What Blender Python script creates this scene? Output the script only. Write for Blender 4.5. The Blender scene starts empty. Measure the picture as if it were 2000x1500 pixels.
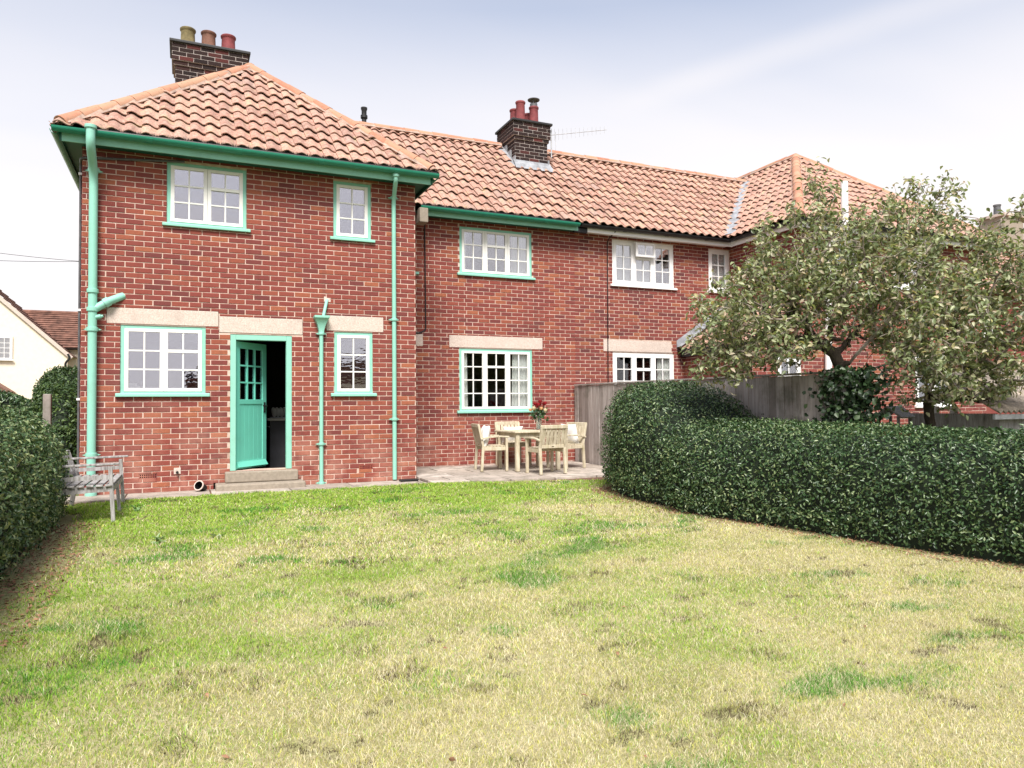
import bpy, math, random
import numpy as np
from mathutils import Matrix, Vector

random.seed(7)
rng = np.random.default_rng(11)
SC = bpy.context.scene
COL = SC.collection
PI = math.pi
def rad(a): return math.radians(a)

# ------------------------------------------------------------------ camera
# x runs right along the house front, y runs into the house, z is up; the path at the house foot is z = 0
CAM = np.array([0.0, 0.0, 1.165])
def cam_axes(yaw, pitch, roll):
    cy, sy, cp, sp = math.cos(yaw), math.sin(yaw), math.cos(pitch), math.sin(pitch)
    f = np.array([sy*cp, cy*cp, sp]); r = np.array([cy, -sy, 0.0]); u = np.cross(r, f)
    cr, sr = math.cos(roll), math.sin(roll)
    return cr*r + sr*u, -sr*r + cr*u, f
RIGHT, UP, FWD = cam_axes(rad(24.1), rad(1.75), rad(-0.5))
cd = bpy.data.cameras.new('camera'); cam = bpy.data.objects.new('camera', cd); COL.objects.link(cam)
cd.sensor_width = 36.0; cd.lens = 36.0*1435/2000; cd.clip_start = 0.05; cd.clip_end = 2000
Mx = Matrix.Identity(4)
for i in range(3):
    Mx[i][0] = RIGHT[i]; Mx[i][1] = UP[i]; Mx[i][2] = -FWD[i]; Mx[i][3] = CAM[i]
cam.matrix_world = Mx
SC.camera = cam

# ------------------------------------------------------------------ sky, sun, exposure
SUN_EL, SUN_AZ = 52.0, 200.0           # azimuth from +y clockwise: behind the camera, a little to the left
w = bpy.data.worlds.new('World'); SC.world = w; w.use_nodes = True
nt = w.node_tree; N = nt.nodes; L = nt.links
for n in list(N): N.remove(n)
def node(t, **kw):
    n = N.new(t)
    for k, v in kw.items(): setattr(n, k, v)
    return n
out = node('ShaderNodeOutputWorld'); bg = node('ShaderNodeBackground'); bg.inputs[1].default_value = 0.1
sky = node('ShaderNodeTexSky', sky_type='NISHITA'); sky.sun_disc = False
sky.sun_elevation = rad(SUN_EL); sky.sun_rotation = rad(SUN_AZ); sky.air_density = 1.0; sky.dust_density = 1.5; sky.ozone_density = 1.5
tc = node('ShaderNodeTexCoord'); sep = node('ShaderNodeSeparateXYZ'); L.new(tc.outputs['Generated'], sep.inputs[0])
addz = node('ShaderNodeMath', operation='ADD'); L.new(sep.outputs[2], addz.inputs[0]); addz.inputs[1].default_value = 0.12
mxz = node('ShaderNodeMath', operation='MAXIMUM'); L.new(addz.outputs[0], mxz.inputs[0]); mxz.inputs[1].default_value = 0.05
dx = node('ShaderNodeMath', operation='DIVIDE'); L.new(sep.outputs[0], dx.inputs[0]); L.new(mxz.outputs[0], dx.inputs[1])
dy = node('ShaderNodeMath', operation='DIVIDE'); L.new(sep.outputs[1], dy.inputs[0]); L.new(mxz.outputs[0], dy.inputs[1])
cmb = node('ShaderNodeCombineXYZ'); L.new(dx.outputs[0], cmb.inputs[0]); L.new(dy.outputs[0], cmb.inputs[1])
mp = node('ShaderNodeMapping'); mp.inputs['Rotation'].default_value = (0, 0, rad(35)); mp.inputs['Scale'].default_value = (0.28, 0.9, 1)
L.new(cmb.outputs[0], mp.inputs[0])
nz = node('ShaderNodeTexNoise'); nz.inputs['Scale'].default_value = 0.9; nz.inputs['Detail'].default_value = 4; nz.inputs['Roughness'].default_value = 0.5
L.new(mp.outputs[0], nz.inputs['Vector'])
rz = node('ShaderNodeValToRGB'); L.new(sep.outputs[2], rz.inputs[0])
e = rz.color_ramp.elements; e[0].position = 0.0; e[0].color = (1, 1, 1, 1); e[1].position = 1.0; e[1].color = (.30, .30, .30, 1)
for p, c in ((0.18, 1.0), (0.29, .95), (0.38, .74), (0.48, .38)):
    k = rz.color_ramp.elements.new(p); k.color = (c, c, c, 1)
nsub = node('ShaderNodeMath', operation='SUBTRACT'); L.new(nz.outputs[0], nsub.inputs[0]); nsub.inputs[1].default_value = 0.5
nmul = node('ShaderNodeMath', operation='MULTIPLY'); L.new(nsub.outputs[0], nmul.inputs[0]); nmul.inputs[1].default_value = 0.75
nadd = node('ShaderNodeMath', operation='ADD', use_clamp=True); L.new(rz.outputs[0], nadd.inputs[0]); L.new(nmul.outputs[0], nadd.inputs[1])
# one soft vapour streak high on the right
def dotp(v):
    d_ = node('ShaderNodeVectorMath', operation='DOT_PRODUCT'); L.new(tc.outputs['Generated'], d_.inputs[0]); d_.inputs[1].default_value = v; return d_.outputs['Value']
st1 = node('ShaderNodeMath', operation='ABSOLUTE'); L.new(dotp((.396, .185, -.899)), st1.inputs[0])
st2 = node('ShaderNodeMapRange', interpolation_type='SMOOTHSTEP'); L.new(st1.outputs[0], st2.inputs[0]); st2.inputs[1].default_value = 0.0; st2.inputs[2].default_value = .026; st2.inputs[3].default_value = 1.0; st2.inputs[4].default_value = 0.0
st3 = node('ShaderNodeMapRange', interpolation_type='SMOOTHSTEP'); L.new(dotp((.685, .592, .424)), st3.inputs[0]); st3.inputs[1].default_value = .955; st3.inputs[2].default_value = .995
st4 = node('ShaderNodeMath', operation='MULTIPLY'); L.new(st2.outputs[0], st4.inputs[0]); L.new(st3.outputs[0], st4.inputs[1]); st3.inputs[4].default_value = .28
st5 = node('ShaderNodeMath', operation='MULTIPLY'); L.new(st4.outputs[0], st5.inputs[0]); L.new(nz.outputs[0], st5.inputs[1])
st6 = node('ShaderNodeMath', operation='ADD', use_clamp=True); L.new(nadd.outputs[0], st6.inputs[0]); L.new(st5.outputs[0], st6.inputs[1])
mixs = node('ShaderNodeMix', data_type='RGBA'); L.new(st6.outputs[0], mixs.inputs[0])
bright = node('ShaderNodeMix', data_type='RGBA', blend_type='MULTIPLY'); bright.inputs[0].default_value = 1.0
bright.inputs[7].default_value = (1.0, 1.0, 1.0, 1)
L.new(sky.outputs[0], bright.inputs[6]); L.new(bright.outputs[2], mixs.inputs[6])
mixs.inputs[7].default_value = (5.2, 4.95, 4.92, 1)
L.new(mixs.outputs[2], bg.inputs[0]); L.new(bg.outputs[0], out.inputs[0])

sl = bpy.data.lights.new('sun', 'SUN'); sl.energy = 3.1; sl.angle = rad(22); sl.color = (1.0, 0.955, 0.89)
so = bpy.data.objects.new('sun', sl); COL.objects.link(so)
sd = Vector((math.sin(rad(SUN_AZ))*math.cos(rad(SUN_EL)), math.cos(rad(SUN_AZ))*math.cos(rad(SUN_EL)), math.sin(rad(SUN_EL))))
so.rotation_euler = sd.to_track_quat('Z', 'Y').to_euler(); so.location = sd*60
SC.view_settings.view_transform = 'Standard'; SC.view_settings.look = 'None'
SC.view_settings.exposure = 1.08; SC.view_settings.gamma = 1.0; SC.view_settings.use_curve_mapping = False

# ------------------------------------------------------------------ materials
class NT:
    def __init__(s, name):
        m = bpy.data.materials.new(name); m.use_nodes = True; s.m = m; s.t = m.node_tree
        s.b = s.t.nodes['Principled BSDF']; s.o = s.t.nodes['Material Output']
    def n(s, t, **kw):
        x = s.t.nodes.new(t)
        for k, v in kw.items(): setattr(x, k, v)
        return x
    def l(s, a, b): s.t.links.new(a, b)
    def pos(s, scale=(1, 1, 1)):
        g = s.n('ShaderNodeNewGeometry'); mp = s.n('ShaderNodeMapping'); mp.inputs['Scale'].default_value = scale
        s.l(g.outputs['Position'], mp.inputs[0]); return mp.outputs[0]
    def noise(s, scale, detail=3, rough=.55, vec=None):
        x = s.n('ShaderNodeTexNoise'); x.inputs['Scale'].default_value = scale; x.inputs['Detail'].default_value = detail
        x.inputs['Roughness'].default_value = rough
        s.l(vec if vec is not None else s.pos(), x.inputs['Vector']); return x.outputs['Fac']
    def ramp(s, fac, stops, interp='LINEAR'):
        r = s.n('ShaderNodeValToRGB'); s.l(fac, r.inputs[0]); r.color_ramp.interpolation = interp
        e = r.color_ramp.elements
        while len(e) < len(stops): e.new(0.5)
        for k, (p, c) in zip(e, stops):
            k.position = p; k.color = (c if isinstance(c, tuple) else (c, c, c)) + (1,)
        return r.outputs[0]
    def mix(s, f, a, b, blend='MIX'):
        x = s.n('ShaderNodeMix', data_type='RGBA', blend_type=blend)
        for v, i in ((f, 0), (a, 6), (b, 7)):
            if isinstance(v, (int, float)): x.inputs[i].default_value = v
            elif isinstance(v, tuple): x.inputs[i].default_value = v + (1,)
            else: s.l(v, x.inputs[i])
        return x.outputs[2]
    def math(s, op, a, b=0.0, clamp=False):
        x = s.n('ShaderNodeMath', operation=op, use_clamp=clamp)
        for v, i in ((a, 0), (b, 1)):
            if isinstance(v, (int, float)): x.inputs[i].default_value = v
            else: s.l(v, x.inputs[i])
        return x.outputs[0]
    def rnd(s):     # differs for every object and for every loose piece inside one mesh
        o = s.n('ShaderNodeObjectInfo'); g = s.n('ShaderNodeNewGeometry')
        return s.math('FRACT', s.math('ADD', s.math('MULTIPLY', o.outputs['Random'], 7.31), g.outputs['Random Per Island']))
    def col(s, c, rough=.8, spec=None, bump=None, bstr=.3, bdist=.01):
        if isinstance(c, tuple): s.b.inputs['Base Color'].default_value = c + (1,)
        else: s.l(c, s.b.inputs['Base Color'])
        if isinstance(rough, (int, float)): s.b.inputs['Roughness'].default_value = rough
        else: s.l(rough, s.b.inputs['Roughness'])
        if spec is not None: s.b.inputs['Specular IOR Level'].default_value = spec
        if bump is not None:
            bn = s.n('ShaderNodeBump'); bn.inputs['Strength'].default_value = bstr; bn.inputs['Distance'].default_value = bdist
            s.l(bump, bn.inputs['Height']); s.l(bn.outputs[0], s.b.inputs['Normal'])
        return s.m
MAT = {}
def simple(name, c, rough=.7, var=.25, scale=9, bstr=.15, spec=.4):
    t = NT(name); f = t.noise(scale, 4)
    lo = tuple(x*(1-var) for x in c); hi = tuple(min(1, x*(1+var)) for x in c)
    MAT[name] = t.col(t.ramp(f, [(.3, lo), (.7, hi)]), rough, spec, t.noise(scale*5, 3), bstr, .006)
    return MAT[name]

def brick_mat(name, stops, dirt):
    t = NT(name); r = t.rnd()
    c = t.ramp(r, stops)
    f = t.noise(38, 5, .65); c = t.mix(t.ramp(f, [(.35, 0.), (.75, .45)]), c, (.15, .05, .045) if dirt else (.03, .016, .015))
    f2 = t.noise(90, 3, .6); c = t.mix(t.ramp(f2, [(.62, 0.), (.74, .35)]), c, (.5, .3, .24) if dirt else (.12, .09, .08))
    # pale bloom on the worn lower courses, in blotches
    g = t.n('ShaderNodeNewGeometry'); sp = t.n('ShaderNodeSeparateXYZ'); t.l(g.outputs['Position'], sp.inputs[0])
    low = t.ramp(t.math('MULTIPLY', sp.outputs[2], .25), [(.02, 1.), (.14, .55), (.4, .12), (.7, 0.)])
    bl = t.ramp(t.noise(2.3, 4, .6), [(.45, 0.), (.68, 1.)])
    c = t.mix(t.math('MULTIPLY', t.math('MULTIPLY', low, bl), dirt), c, (.47, .23, .17))
    stk = t.ramp(t.noise(1.0, 4, .6, t.pos((7, 7, .55))), [(.56, 0.), (.76, .38)])
    c = t.mix(stk, c, (.12, .045, .04) if dirt else (.02, .014, .014))
    sm = t.ramp(t.noise(6.5, 5, .7), [(.58, 0.), (.75, .35)])
    c = t.mix(sm, c, (.15, .08, .065) if dirt else (.02, .014, .014))
    MAT[name] = t.col(c, .92, .25, t.math('ADD', t.noise(60, 5, .7), t.math('MULTIPLY', t.noise(220, 2), .4)), .55, .004)
brick_mat('brick', [(0, (.145, .040, .038)), (.1, (.185, .045, .039)), (.4, (.225, .053, .042)), (.7, (.255, .063, .045)), (.9, (.285, .080, .049)), (1, (.35, .118, .060))], .75)
brick_mat('brick_neighbour', [(0, (.11, .036, .036)), (.15, (.17, .043, .039)), (.5, (.215, .052, .043)), (.85, (.25, .070, .047)), (1, (.32, .115, .058))], .4)
brick_mat('brick_dark', [(0, (.016, .011, .011)), (.6, (.028, .016, .015)), (.9, (.045, .021, .019)), (1, (.11, .028, .025))], .0)
t = NT('mortar'); f = t.noise(14, 5, .6); c = t.ramp(f, [(.25, (.40, .27, .21)), (.5, (.58, .43, .36)), (.8, (.70, .56, .48))])
c = t.mix(t.ramp(t.noise(3.1, 4, .7), [(.55, 0.), (.75, .55)]), c, (.24, .13, .10))
MAT['mortar'] = t.col(c, .95, .2, t.noise(150, 3), .4, .003)
t = NT('mortar_dark'); f = t.noise(14, 5, .6); MAT['mortar_dark'] = t.col(t.ramp(f, [(.3, (.28, .24, .22)), (.7, (.5, .45, .42))]), .95, .2)

t = NT('pantile'); r = t.rnd()
c = t.ramp(r, [(0, (.32, .17, .13)), (.3, (.45, .235, .175)), (.6, (.51, .28, .21)), (.85, (.54, .32, .225)), (1, (.36, .24, .21))])
c = t.mix(t.ramp(t.noise(13, 5, .65), [(.40, 0.), (.66, .8)]), c, (.46, .33, .27))
c = t.mix(t.ramp(t.noise(30, 4, .7), [(.47, 0.), (.66, .85)]), c, (.17, .105, .085))
c = t.mix(t.ramp(t.noise(55, 3, .7), [(.60, 0.), (.70, .7)]), c, (.07, .055, .045))
c = t.mix(t.ramp(t.noise(2.2, 4, .6), [(.45, 0.), (.75, .4)]), c, (.27, .17, .135))
c = t.mix(t.ramp(t.noise(7, 5, .6), [(.56, 0.), (.7, .5)]), c, (.47, .40, .21))
MAT['pantile'] = t.col(c, .9, .25, t.noise(70, 5, .7), .5, .004)
t = NT('ridge_tile'); r = t.rnd()
c = t.ramp(r, [(0, (.36, .155, .10)), (.5, (.45, .21, .135)), (1, (.44, .26, .17))])
c = t.mix(t.ramp(t.noise(11, 5, .65), [(.45, 0.), (.7, .6)]), c, (.36, .25, .17))
c = t.mix(t.ramp(t.noise(26, 4, .7), [(.58, 0.), (.72, .7)]), c, (.13, .085, .06))
MAT['ridge_tile'] = t.col(c, .9, .25, t.noise(60, 5, .7), .5, .004)
simple('bedding', (.36, .26, .21), .95, .35, 12, .5)
simple('lead', (.27, .28, .30), .6, .35, 8, .2)
simple('concrete', (.30, .255, .205), .95, .14, 22, .5, .2)
t = NT('lintel'); f = t.noise(55, 4, .7); c = t.ramp(f, [(.3, (.42, .33, .28)), (.5, (.58, .48, .42)), (.72, (.70, .62, .56))])
c = t.mix(t.ramp(t.noise(3.5, 4, .6), [(.5, 0.), (.75, .45)]), c, (.40, .34, .30)); MAT['lintel'] = t.col(c, .95, .2, t.noise(120, 4), .5, .004)
def paint(name, c, rough=.42, dirt=(.12, .10, .07), amt=.35):
    t = NT(name); k = t.mix(t.ramp(t.noise(5, 5, .65), [(.5, 0.), (.78, amt)]), c, tuple(a*.55+b*.45 for a, b in zip(c, dirt)))
    k = t.mix(t.ramp(t.noise(42, 4, .7), [(.66, 0.), (.76, amt*.8)]), k, dirt)
    MAT[name] = t.col(k, rough, .4, t.noise(40, 3), .12, .003)
paint('green_paint', (.255, .555, .45), .5, (.13, .15, .10), .5)
paint('green_door', (.15, .57, .45), .45, (.10, .16, .11), .3)
paint('green_gutter', (.022, .225, .145), .38, (.02, .045, .03), .7)
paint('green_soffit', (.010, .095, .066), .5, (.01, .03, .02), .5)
paint('white_paint', (.80, .79, .755), .45, (.45, .40, .33), .25)
paint('white_upvc', (.82, .81, .80), .35, (.5, .46, .42), .18)
simple('black_plastic', (.012, .012, .013), .45, .3, 10, .1)
simple('black_metal', (.02, .02, .02), .5, .3, 20, .2)
simple('grey_plastic', (.10, .10, .105), .5, .3, 10, .1)
simple('galvanised', (.42, .43, .45), .4, .25, 10, .1)
simple('pot_red', (.20, .045, .048), .75, .25, 9, .3)
simple('pot_moss', (.19, .155, .075), .9, .4, 7, .4)
simple('pot_brown', (.17, .085, .060), .85, .35, 7, .4)
simple('curtain', (.93, .92, .90), .9, .06, 20, .1)
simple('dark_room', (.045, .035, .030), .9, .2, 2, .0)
simple('worktop', (.55, .52, .48), .4, .15, 12, .05)
simple('cabinet', (.06, .06, .07), .6, .2, 5, .05)
simple('china', (.75, .74, .72), .25, .05, 12, .0)
t = NT('slab'); r = t.rnd(); c = t.ramp(r, [(0, (.34, .29, .25)), (.5, (.43, .37, .32)), (1, (.50, .44, .39))])
c = t.mix(t.ramp(t.noise(4.5, 6, .7), [(.42, 0.), (.68, .8)]), c, (.17, .15, .12))
c = t.mix(t.ramp(t.noise(16, 5, .7), [(.55, 0.), (.72, .6)]), c, (.58, .52, .46))
MAT['slab'] = t.col(c, .95, .2, t.noise(45, 5, .7), .6, .006)
t = NT('teak'); p = t.pos((30, 30, 5)); f = t.noise(1.0, 5, .65, p)
c = t.ramp(f, [(.28, (.34, .28, .19)), (.5, (.52, .455, .335)), (.75, (.66, .60, .48))])
c = t.mix(t.ramp(t.noise(7, 5, .6), [(.5, 0.), (.75, .5)]), c, (.36, .33, .17)); MAT['teak'] = t.col(c, .85, .2, f, .3, .003)
t = NT('grey_wood'); p = t.pos((34, 34, 4)); f = t.noise(1.0, 6, .7, p)
c = t.ramp(f, [(.25, (.09, .08, .075)), (.45, (.26, .245, .235)), (.62, (.42, .41, .41)), (.8, (.56, .55, .55))])
MAT['grey_wood'] = t.col(c, .9, .2, f, .5, .004)
t = NT('fence_wood'); r = t.rnd(); p = t.pos((28, 28, 1.8)); f = t.noise(1.0, 6, .7, p)
c = t.ramp(f, [(.25, (.19, .16, .145)), (.5, (.42, .375, .35)), (.75, (.60, .56, .53))])
c = t.mix(t.ramp(r, [(0, .0), (.6, .25), (1, .8)]), c, (.20, .17, .15)); c = t.mix(t.ramp(t.noise(1.9, 5, .65), [(.5, 0.), (.7, .7)]), c, (.085, .09, .06))
MAT['fence_wood'] = t.col(c, .92, .2, f, .5, .004)
t = NT('bark'); p = t.pos((14, 14, 5)); f = t.noise(1.5, 6, .7, p)
c = t.ramp(f, [(.3, (.028, .022, .017)), (.6, (.075, .06, .047)), (.85, (.14, .125, .10))])
MAT['bark'] = t.col(c, .95, .2, f, .8, .02)
t = NT('twig'); f = t.noise(9, 4); MAT['twig'] = t.col(t.ramp(f, [(.3, (.13, .10, .08)), (.7, (.40, .35, .30))]), .9, .2)
simple('cream_render', (.80, .70, .56), .95, .05, 6, .2)
simple('brown_tile', (.17, .085, .062), .9, .5, 3, .4)
simple('shed_roof', (.32, .27, .22), .95, .45, 6, .4)
simple('soil', (.15, .085, .055), .95, .45, 14, .7)
simple('litter', (.27, .145, .085), .9, .5, 22, .2)
simple('cushion', (.80, .78, .75), .95, .06, 30, .5)
simple('fleece', (.76, .74, .71), .98, .1, 45, .8)
simple('rose_red', (.33, .012, .02), .55, .3, 40, .2)
simple('rose_peach', (.80, .48, .25), .55, .2, 40, .2)
simple('rose_cream', (.80, .70, .46), .55, .15, 40, .2)
simple('brass', (.10, .085, .05), .4, .2, 20, .1)

def leafmat(name, stops, rough=.45, trans=.25, spec=.45):
    t = NT(name); a = t.n('ShaderNodeAttribute', attribute_name='rnd')
    c = t.ramp(a.outputs['Fac'], stops)
    m = t.col(c, rough, spec)
    tr = t.n('ShaderNodeBsdfTranslucent'); t.l(t.mix(1.0, c, (1.0, 1.0, .55), 'MULTIPLY'), tr.inputs[0])
    mx = t.n('ShaderNodeMixShader'); mx.inputs[0].default_value = trans
    t.l(t.b.outputs[0], mx.inputs[1]); t.l(tr.outputs[0], mx.inputs[2]); t.l(mx.outputs[0], t.o.inputs[0])
    MAT[name] = m
leafmat('privet_leaf', [(0, (.019, .047, .016)), (.38, (.044, .092, .032)), (.70, (.092, .152, .057)), (.88, (.19, .25, .11)), (.97, (.29, .33, .15)), (1, (.30, .20, .08))], .33, .14, .5)
leafmat('apple_leaf', [(0, (.10, .13, .06)), (.3, (.20, .25, .11)), (.58, (.33, .375, .185)), (.76, (.48, .49, .30)), (.88, (.52, .47, .34)), (.95, (.40, .29, .20)), (1, (.55, .55, .22))], .40, .36, .5)
leafmat('dark_leaf', [(0, (.014, .034, .010)), (.6, (.035, .075, .018)), (1, (.11, .17, .04))], .5, .12)
leafmat('weed_leaf', [(0, (.12, .24, .06)), (.6, (.30, .42, .20)), (1, (.48, .55, .36))], .5, .2)
leafmat('ivy_leaf', [(0, (.008, .022, .008)), (.7, (.020, .045, .014)), (1, (.05, .085, .03))], .45, .08)
leafmat('rose_leaf', [(0, (.015, .05, .015)), (1, (.05, .12, .03))], .4, .15)
simple('hedge_core', (.012, .02, .010), .95, .4, 8, .6)
t = NT('grass_blade'); a = t.n('ShaderNodeAttribute', attribute_name='col'); m = t.col(a.outputs['Color'], .65, .25)
tr = t.n('ShaderNodeBsdfTranslucent'); t.l(a.outputs['Color'], tr.inputs[0]); mx = t.n('ShaderNodeMixShader'); mx.inputs[0].default_value = .4
t.l(t.b.outputs[0], mx.inputs[1]); t.l(tr.outputs[0], mx.inputs[2]); t.l(mx.outputs[0], t.o.inputs[0]); MAT['grass_blade'] = m
t = NT('lawn_thatch'); c = t.ramp(t.noise(1.1, 6, .65), [(.3, (.20, .21, .07)), (.5, (.32, .30, .145)), (.7, (.43, .39, .235))])
c = t.mix(t.ramp(t.noise(35, 4, .7), [(.5, 0.), (.72, .55)]), c, (.16, .12, .06)); MAT['lawn_thatch'] = t.col(c, .95, .15, t.noise(60, 4), .8, .02)
t = NT('ground'); c = t.ramp(t.noise(.35, 6, .65), [(.3, (.07, .10, .03)), (.7, (.20, .18, .09))]); MAT['ground'] = t.col(c, .95, .15, t.noise(20, 4), .6, .03)

def glass(name, refl, tint=(.93, .93, 1.0), wave=.0):
    t = NT(name); t.t.nodes.remove(t.b)
    gl = t.n('ShaderNodeBsdfGlossy'); gl.inputs['Color'].default_value = tint + (1,); gl.inputs['Roughness'].default_value = .015
    tr = t.n('ShaderNodeBsdfTransparent'); tr.inputs[0].default_value = (.93, .95, .94, 1)
    lw = t.n('ShaderNodeLayerWeight'); lw.inputs[0].default_value = .35
    f = t.math('ADD', t.math('MULTIPLY', lw.outputs['Fresnel'], .6), refl, True)
    mx = t.n('ShaderNodeMixShader'); t.l(f, mx.inputs[0]); t.l(tr.outputs[0], mx.inputs[1]); t.l(gl.outputs[0], mx.inputs[2]); t.l(mx.outputs[0], t.o.inputs[0])
    if wave:
        bn = t.n('ShaderNodeBump'); bn.inputs['Strength'].default_value = wave; bn.inputs['Distance'].default_value = .02
        t.l(t.noise(7, 2, .5, t.pos((1, 1, 2.2))), bn.inputs['Height']); t.l(bn.outputs[0], gl.inputs['Normal'])
    MAT[name] = t.m
glass('glass_sky', .34, (.86, .86, .95), .04)
glass('glass_mid', .27, (.88, .88, .94), .03)
glass('glass_clear', .03, (.95, .95, 1.0), .02)
t = NT('vase_glass'); t.b.inputs['Base Color'].default_value = (.85, .92, .86, 1); t.b.inputs['Roughness'].default_value = .05
t.b.inputs['Transmission Weight'].default_value = .9; t.b.inputs['IOR'].default_value = 1.3; MAT['vase_glass'] = t.m

# ------------------------------------------------------------------ mesh helpers
class MB:
    def __init__(s): s.V = []; s.F = []
    def add(s, vs, fs):
        o = len(s.V); s.V.extend([tuple(v) for v in vs]); s.F.extend([tuple(i+o for i in f) for f in fs]); return s
    def box(s, x0, x1, y0, y1, z0, z1):
        return s.add([(x0,y0,z0),(x1,y0,z0),(x1,y1,z0),(x0,y1,z0),(x0,y0,z1),(x1,y0,z1),(x1,y1,z1),(x0,y1,z1)],
                     [(0,3,2,1),(4,5,6,7),(0,1,5,4),(1,2,6,5),(2,3,7,6),(3,0,4,7)])
    def bar(s, a, b, wd, ht, up=(0,0,1)):     # rectangular bar from a to b
        a, b = Vector(a), Vector(b); d = (b-a).normalized(); u = Vector(up)
        if abs(d.dot(u)) > .98: u = Vector((0, 1, 0))
        sx = d.cross(u).normalized()*wd/2; sy = sx.cross(d).normalized()*ht/2
        vs = [p + i*sx + j*sy for p in (a, b) for i, j in ((-1,-1),(1,-1),(1,1),(-1,1))]
        return s.add(vs, [(3,2,1,0),(4,5,6,7),(0,1,5,4),(1,2,6,5),(2,3,7,6),(3,0,4,7)])
    def tube(s, pts, r, seg=12, cap=True):
        pts = [Vector(p) for p in pts]; n = len(pts); rs = r if isinstance(r, (list, tuple)) else [r]*n
        ref = None; rings = []
        for i, p in enumerate(pts):
            d = (pts[min(i+1, n-1)] - pts[max(i-1, 0)]).normalized()
            if ref is None: ref = Vector((1,0,0)) if abs(d.x) < .8 else Vector((0,1,0))
            a = (ref - d*ref.dot(d)).normalized(); ref = a; b = d.cross(a)
            rings.append([p + rs[i]*(math.cos(2*PI*k/seg)*a + math.sin(2*PI*k/seg)*b) for k in range(seg)])
        vs = [v for r_ in rings for v in r_]; fs = []
        for i in range(n-1):
            for k in range(seg):
                k2 = (k+1) % seg; fs.append((i*seg+k, i*seg+k2, (i+1)*seg+k2, (i+1)*seg+k))
        if cap: fs.append(tuple(reversed(range(seg)))); fs.append(tuple(range((n-1)*seg, n*seg)))
        return s.add(vs, fs)
    def lathe(s, c, prof, seg=20, caps=True):           # prof: list of (r, z) along the z axis from c
        vs = []; fs = []; n = len(prof)
        for r, z in prof:
            for k in range(seg): vs.append((c[0]+r*math.cos(2*PI*k/seg), c[1]+r*math.sin(2*PI*k/seg), c[2]+z))
        for i in range(n-1):
            for k in range(seg):
                k2 = (k+1) % seg; fs.append((i*seg+k, i*seg+k2, (i+1)*seg+k2, (i+1)*seg+k))
        if caps: fs.append(tuple(reversed(range(seg)))); fs.append(tuple(range((n-1)*seg, n*seg)))
        return s.add(vs, fs)
    def prism(s, poly, y0, y1):              # polygon in (x, z) extruded along y
        n = len(poly); vs = [(x, y0, z) for x, z in poly] + [(x, y1, z) for x, z in poly]
        fs = [tuple(range(n)), tuple(reversed(range(n, 2*n)))] + [(i, i+n, (i+1) % n + n, (i+1) % n) for i in range(n)]
        return s.add(vs, fs)
    def mesh(s, name, smooth=None):
        me = bpy.data.meshes.new(name); me.from_pydata([tuple(v) for v in s.V], [], s.F); me.update()
        if smooth is not None:
            me.polygons.foreach_set('use_smooth', [True]*len(me.polygons)); me.set_sharp_from_angle(angle=rad(smooth))
        return me
def link(name, me, mat, parent=None, loc=None):
    if mat and not me.materials: me.materials.append(MAT[mat] if isinstance(mat, str) else mat)
    o = bpy.data.objects.new(name, me); COL.objects.link(o)
    if parent is not None: o.parent = parent
    if loc is not None: o.location = loc
    return o
def part(name, mb, mat, parent=None, smooth=None, bevel=0, kind=None):
    o = link(name, mb.mesh(name, smooth), mat, parent)
    if parent is not None and parent.get('worldframe'): o.location = -parent.location
    if bevel:
        b = o.modifiers.new('bevel', 'BEVEL'); b.width = bevel; b.segments = 2; b.limit_method = 'ANGLE'; b.angle_limit = rad(40)
    if kind: o['kind'] = kind
    return o
def tag(o, label, cat, group=None):
    o['label'] = label; o['category'] = cat
    if group: o['group'] = group
    return o
def thing(name, label, cat, loc=(0,0,0), rotz=0.0, group=None, world=False):
    o = bpy.data.objects.new(name, None); COL.objects.link(o); o.location = loc; o.rotation_euler = (0, 0, rotz); o.empty_display_size = .2
    if world: o['worldframe'] = True         # its parts are written in scene coordinates
    return tag(o, label, cat, group)
def structure(name, mb, mat, smooth=None):
    o = part(name, mb, mat, None, smooth); o['kind'] = 'structure'; return o
def np_mesh(name, V, sizes, idx, mat, attrs=None, smooth=False):
    me = bpy.data.meshes.new(name); me.vertices.add(len(V)); me.vertices.foreach_set('co', np.asarray(V, np.float32).ravel())
    nl = len(idx); npoly = len(sizes); me.loops.add(nl); me.polygons.add(npoly)
    starts = np.concatenate([[0], np.cumsum(sizes)[:-1]]).astype(np.int32)
    me.polygons.foreach_set('loop_start', starts)
    me.loops.foreach_set('vertex_index', np.asarray(idx, np.int32).ravel())
    for k, (typ, arr) in (attrs or {}).items():
        at = me.attributes.new(k, typ, 'POINT')
        at.data.foreach_set('color' if typ == 'FLOAT_COLOR' else 'value', np.asarray(arr, np.float32).ravel())
    me.update(calc_edges=True)
    if smooth: me.polygons.foreach_set('use_smooth', [True]*npoly)
    me.materials.append(MAT[mat]); return me
def vnoise(x, y, seed=0):                     # smooth value noise in [0, 1]
    def h(i, j):
        v = np.sin(i*127.1 + j*311.7 + seed*74.7)*43758.5453; return v - np.floor(v)
    xi, yi = np.floor(x), np.floor(y); fx, fy = x-xi, y-yi; fx = fx*fx*(3-2*fx); fy = fy*fy*(3-2*fy)
    return (h(xi,yi)*(1-fx)+h(xi+1,yi)*fx)*(1-fy) + (h(xi,yi+1)*(1-fx)+h(xi+1,yi+1)*fx)*fy
def fbm(x, y, seed=0, oct=4):
    s = 0; a = .5; tot = 0
    for k in range(oct): s = s + a*vnoise(x*2**k, y*2**k, seed+k*13); tot += a; a *= .5
    return s/tot
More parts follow.
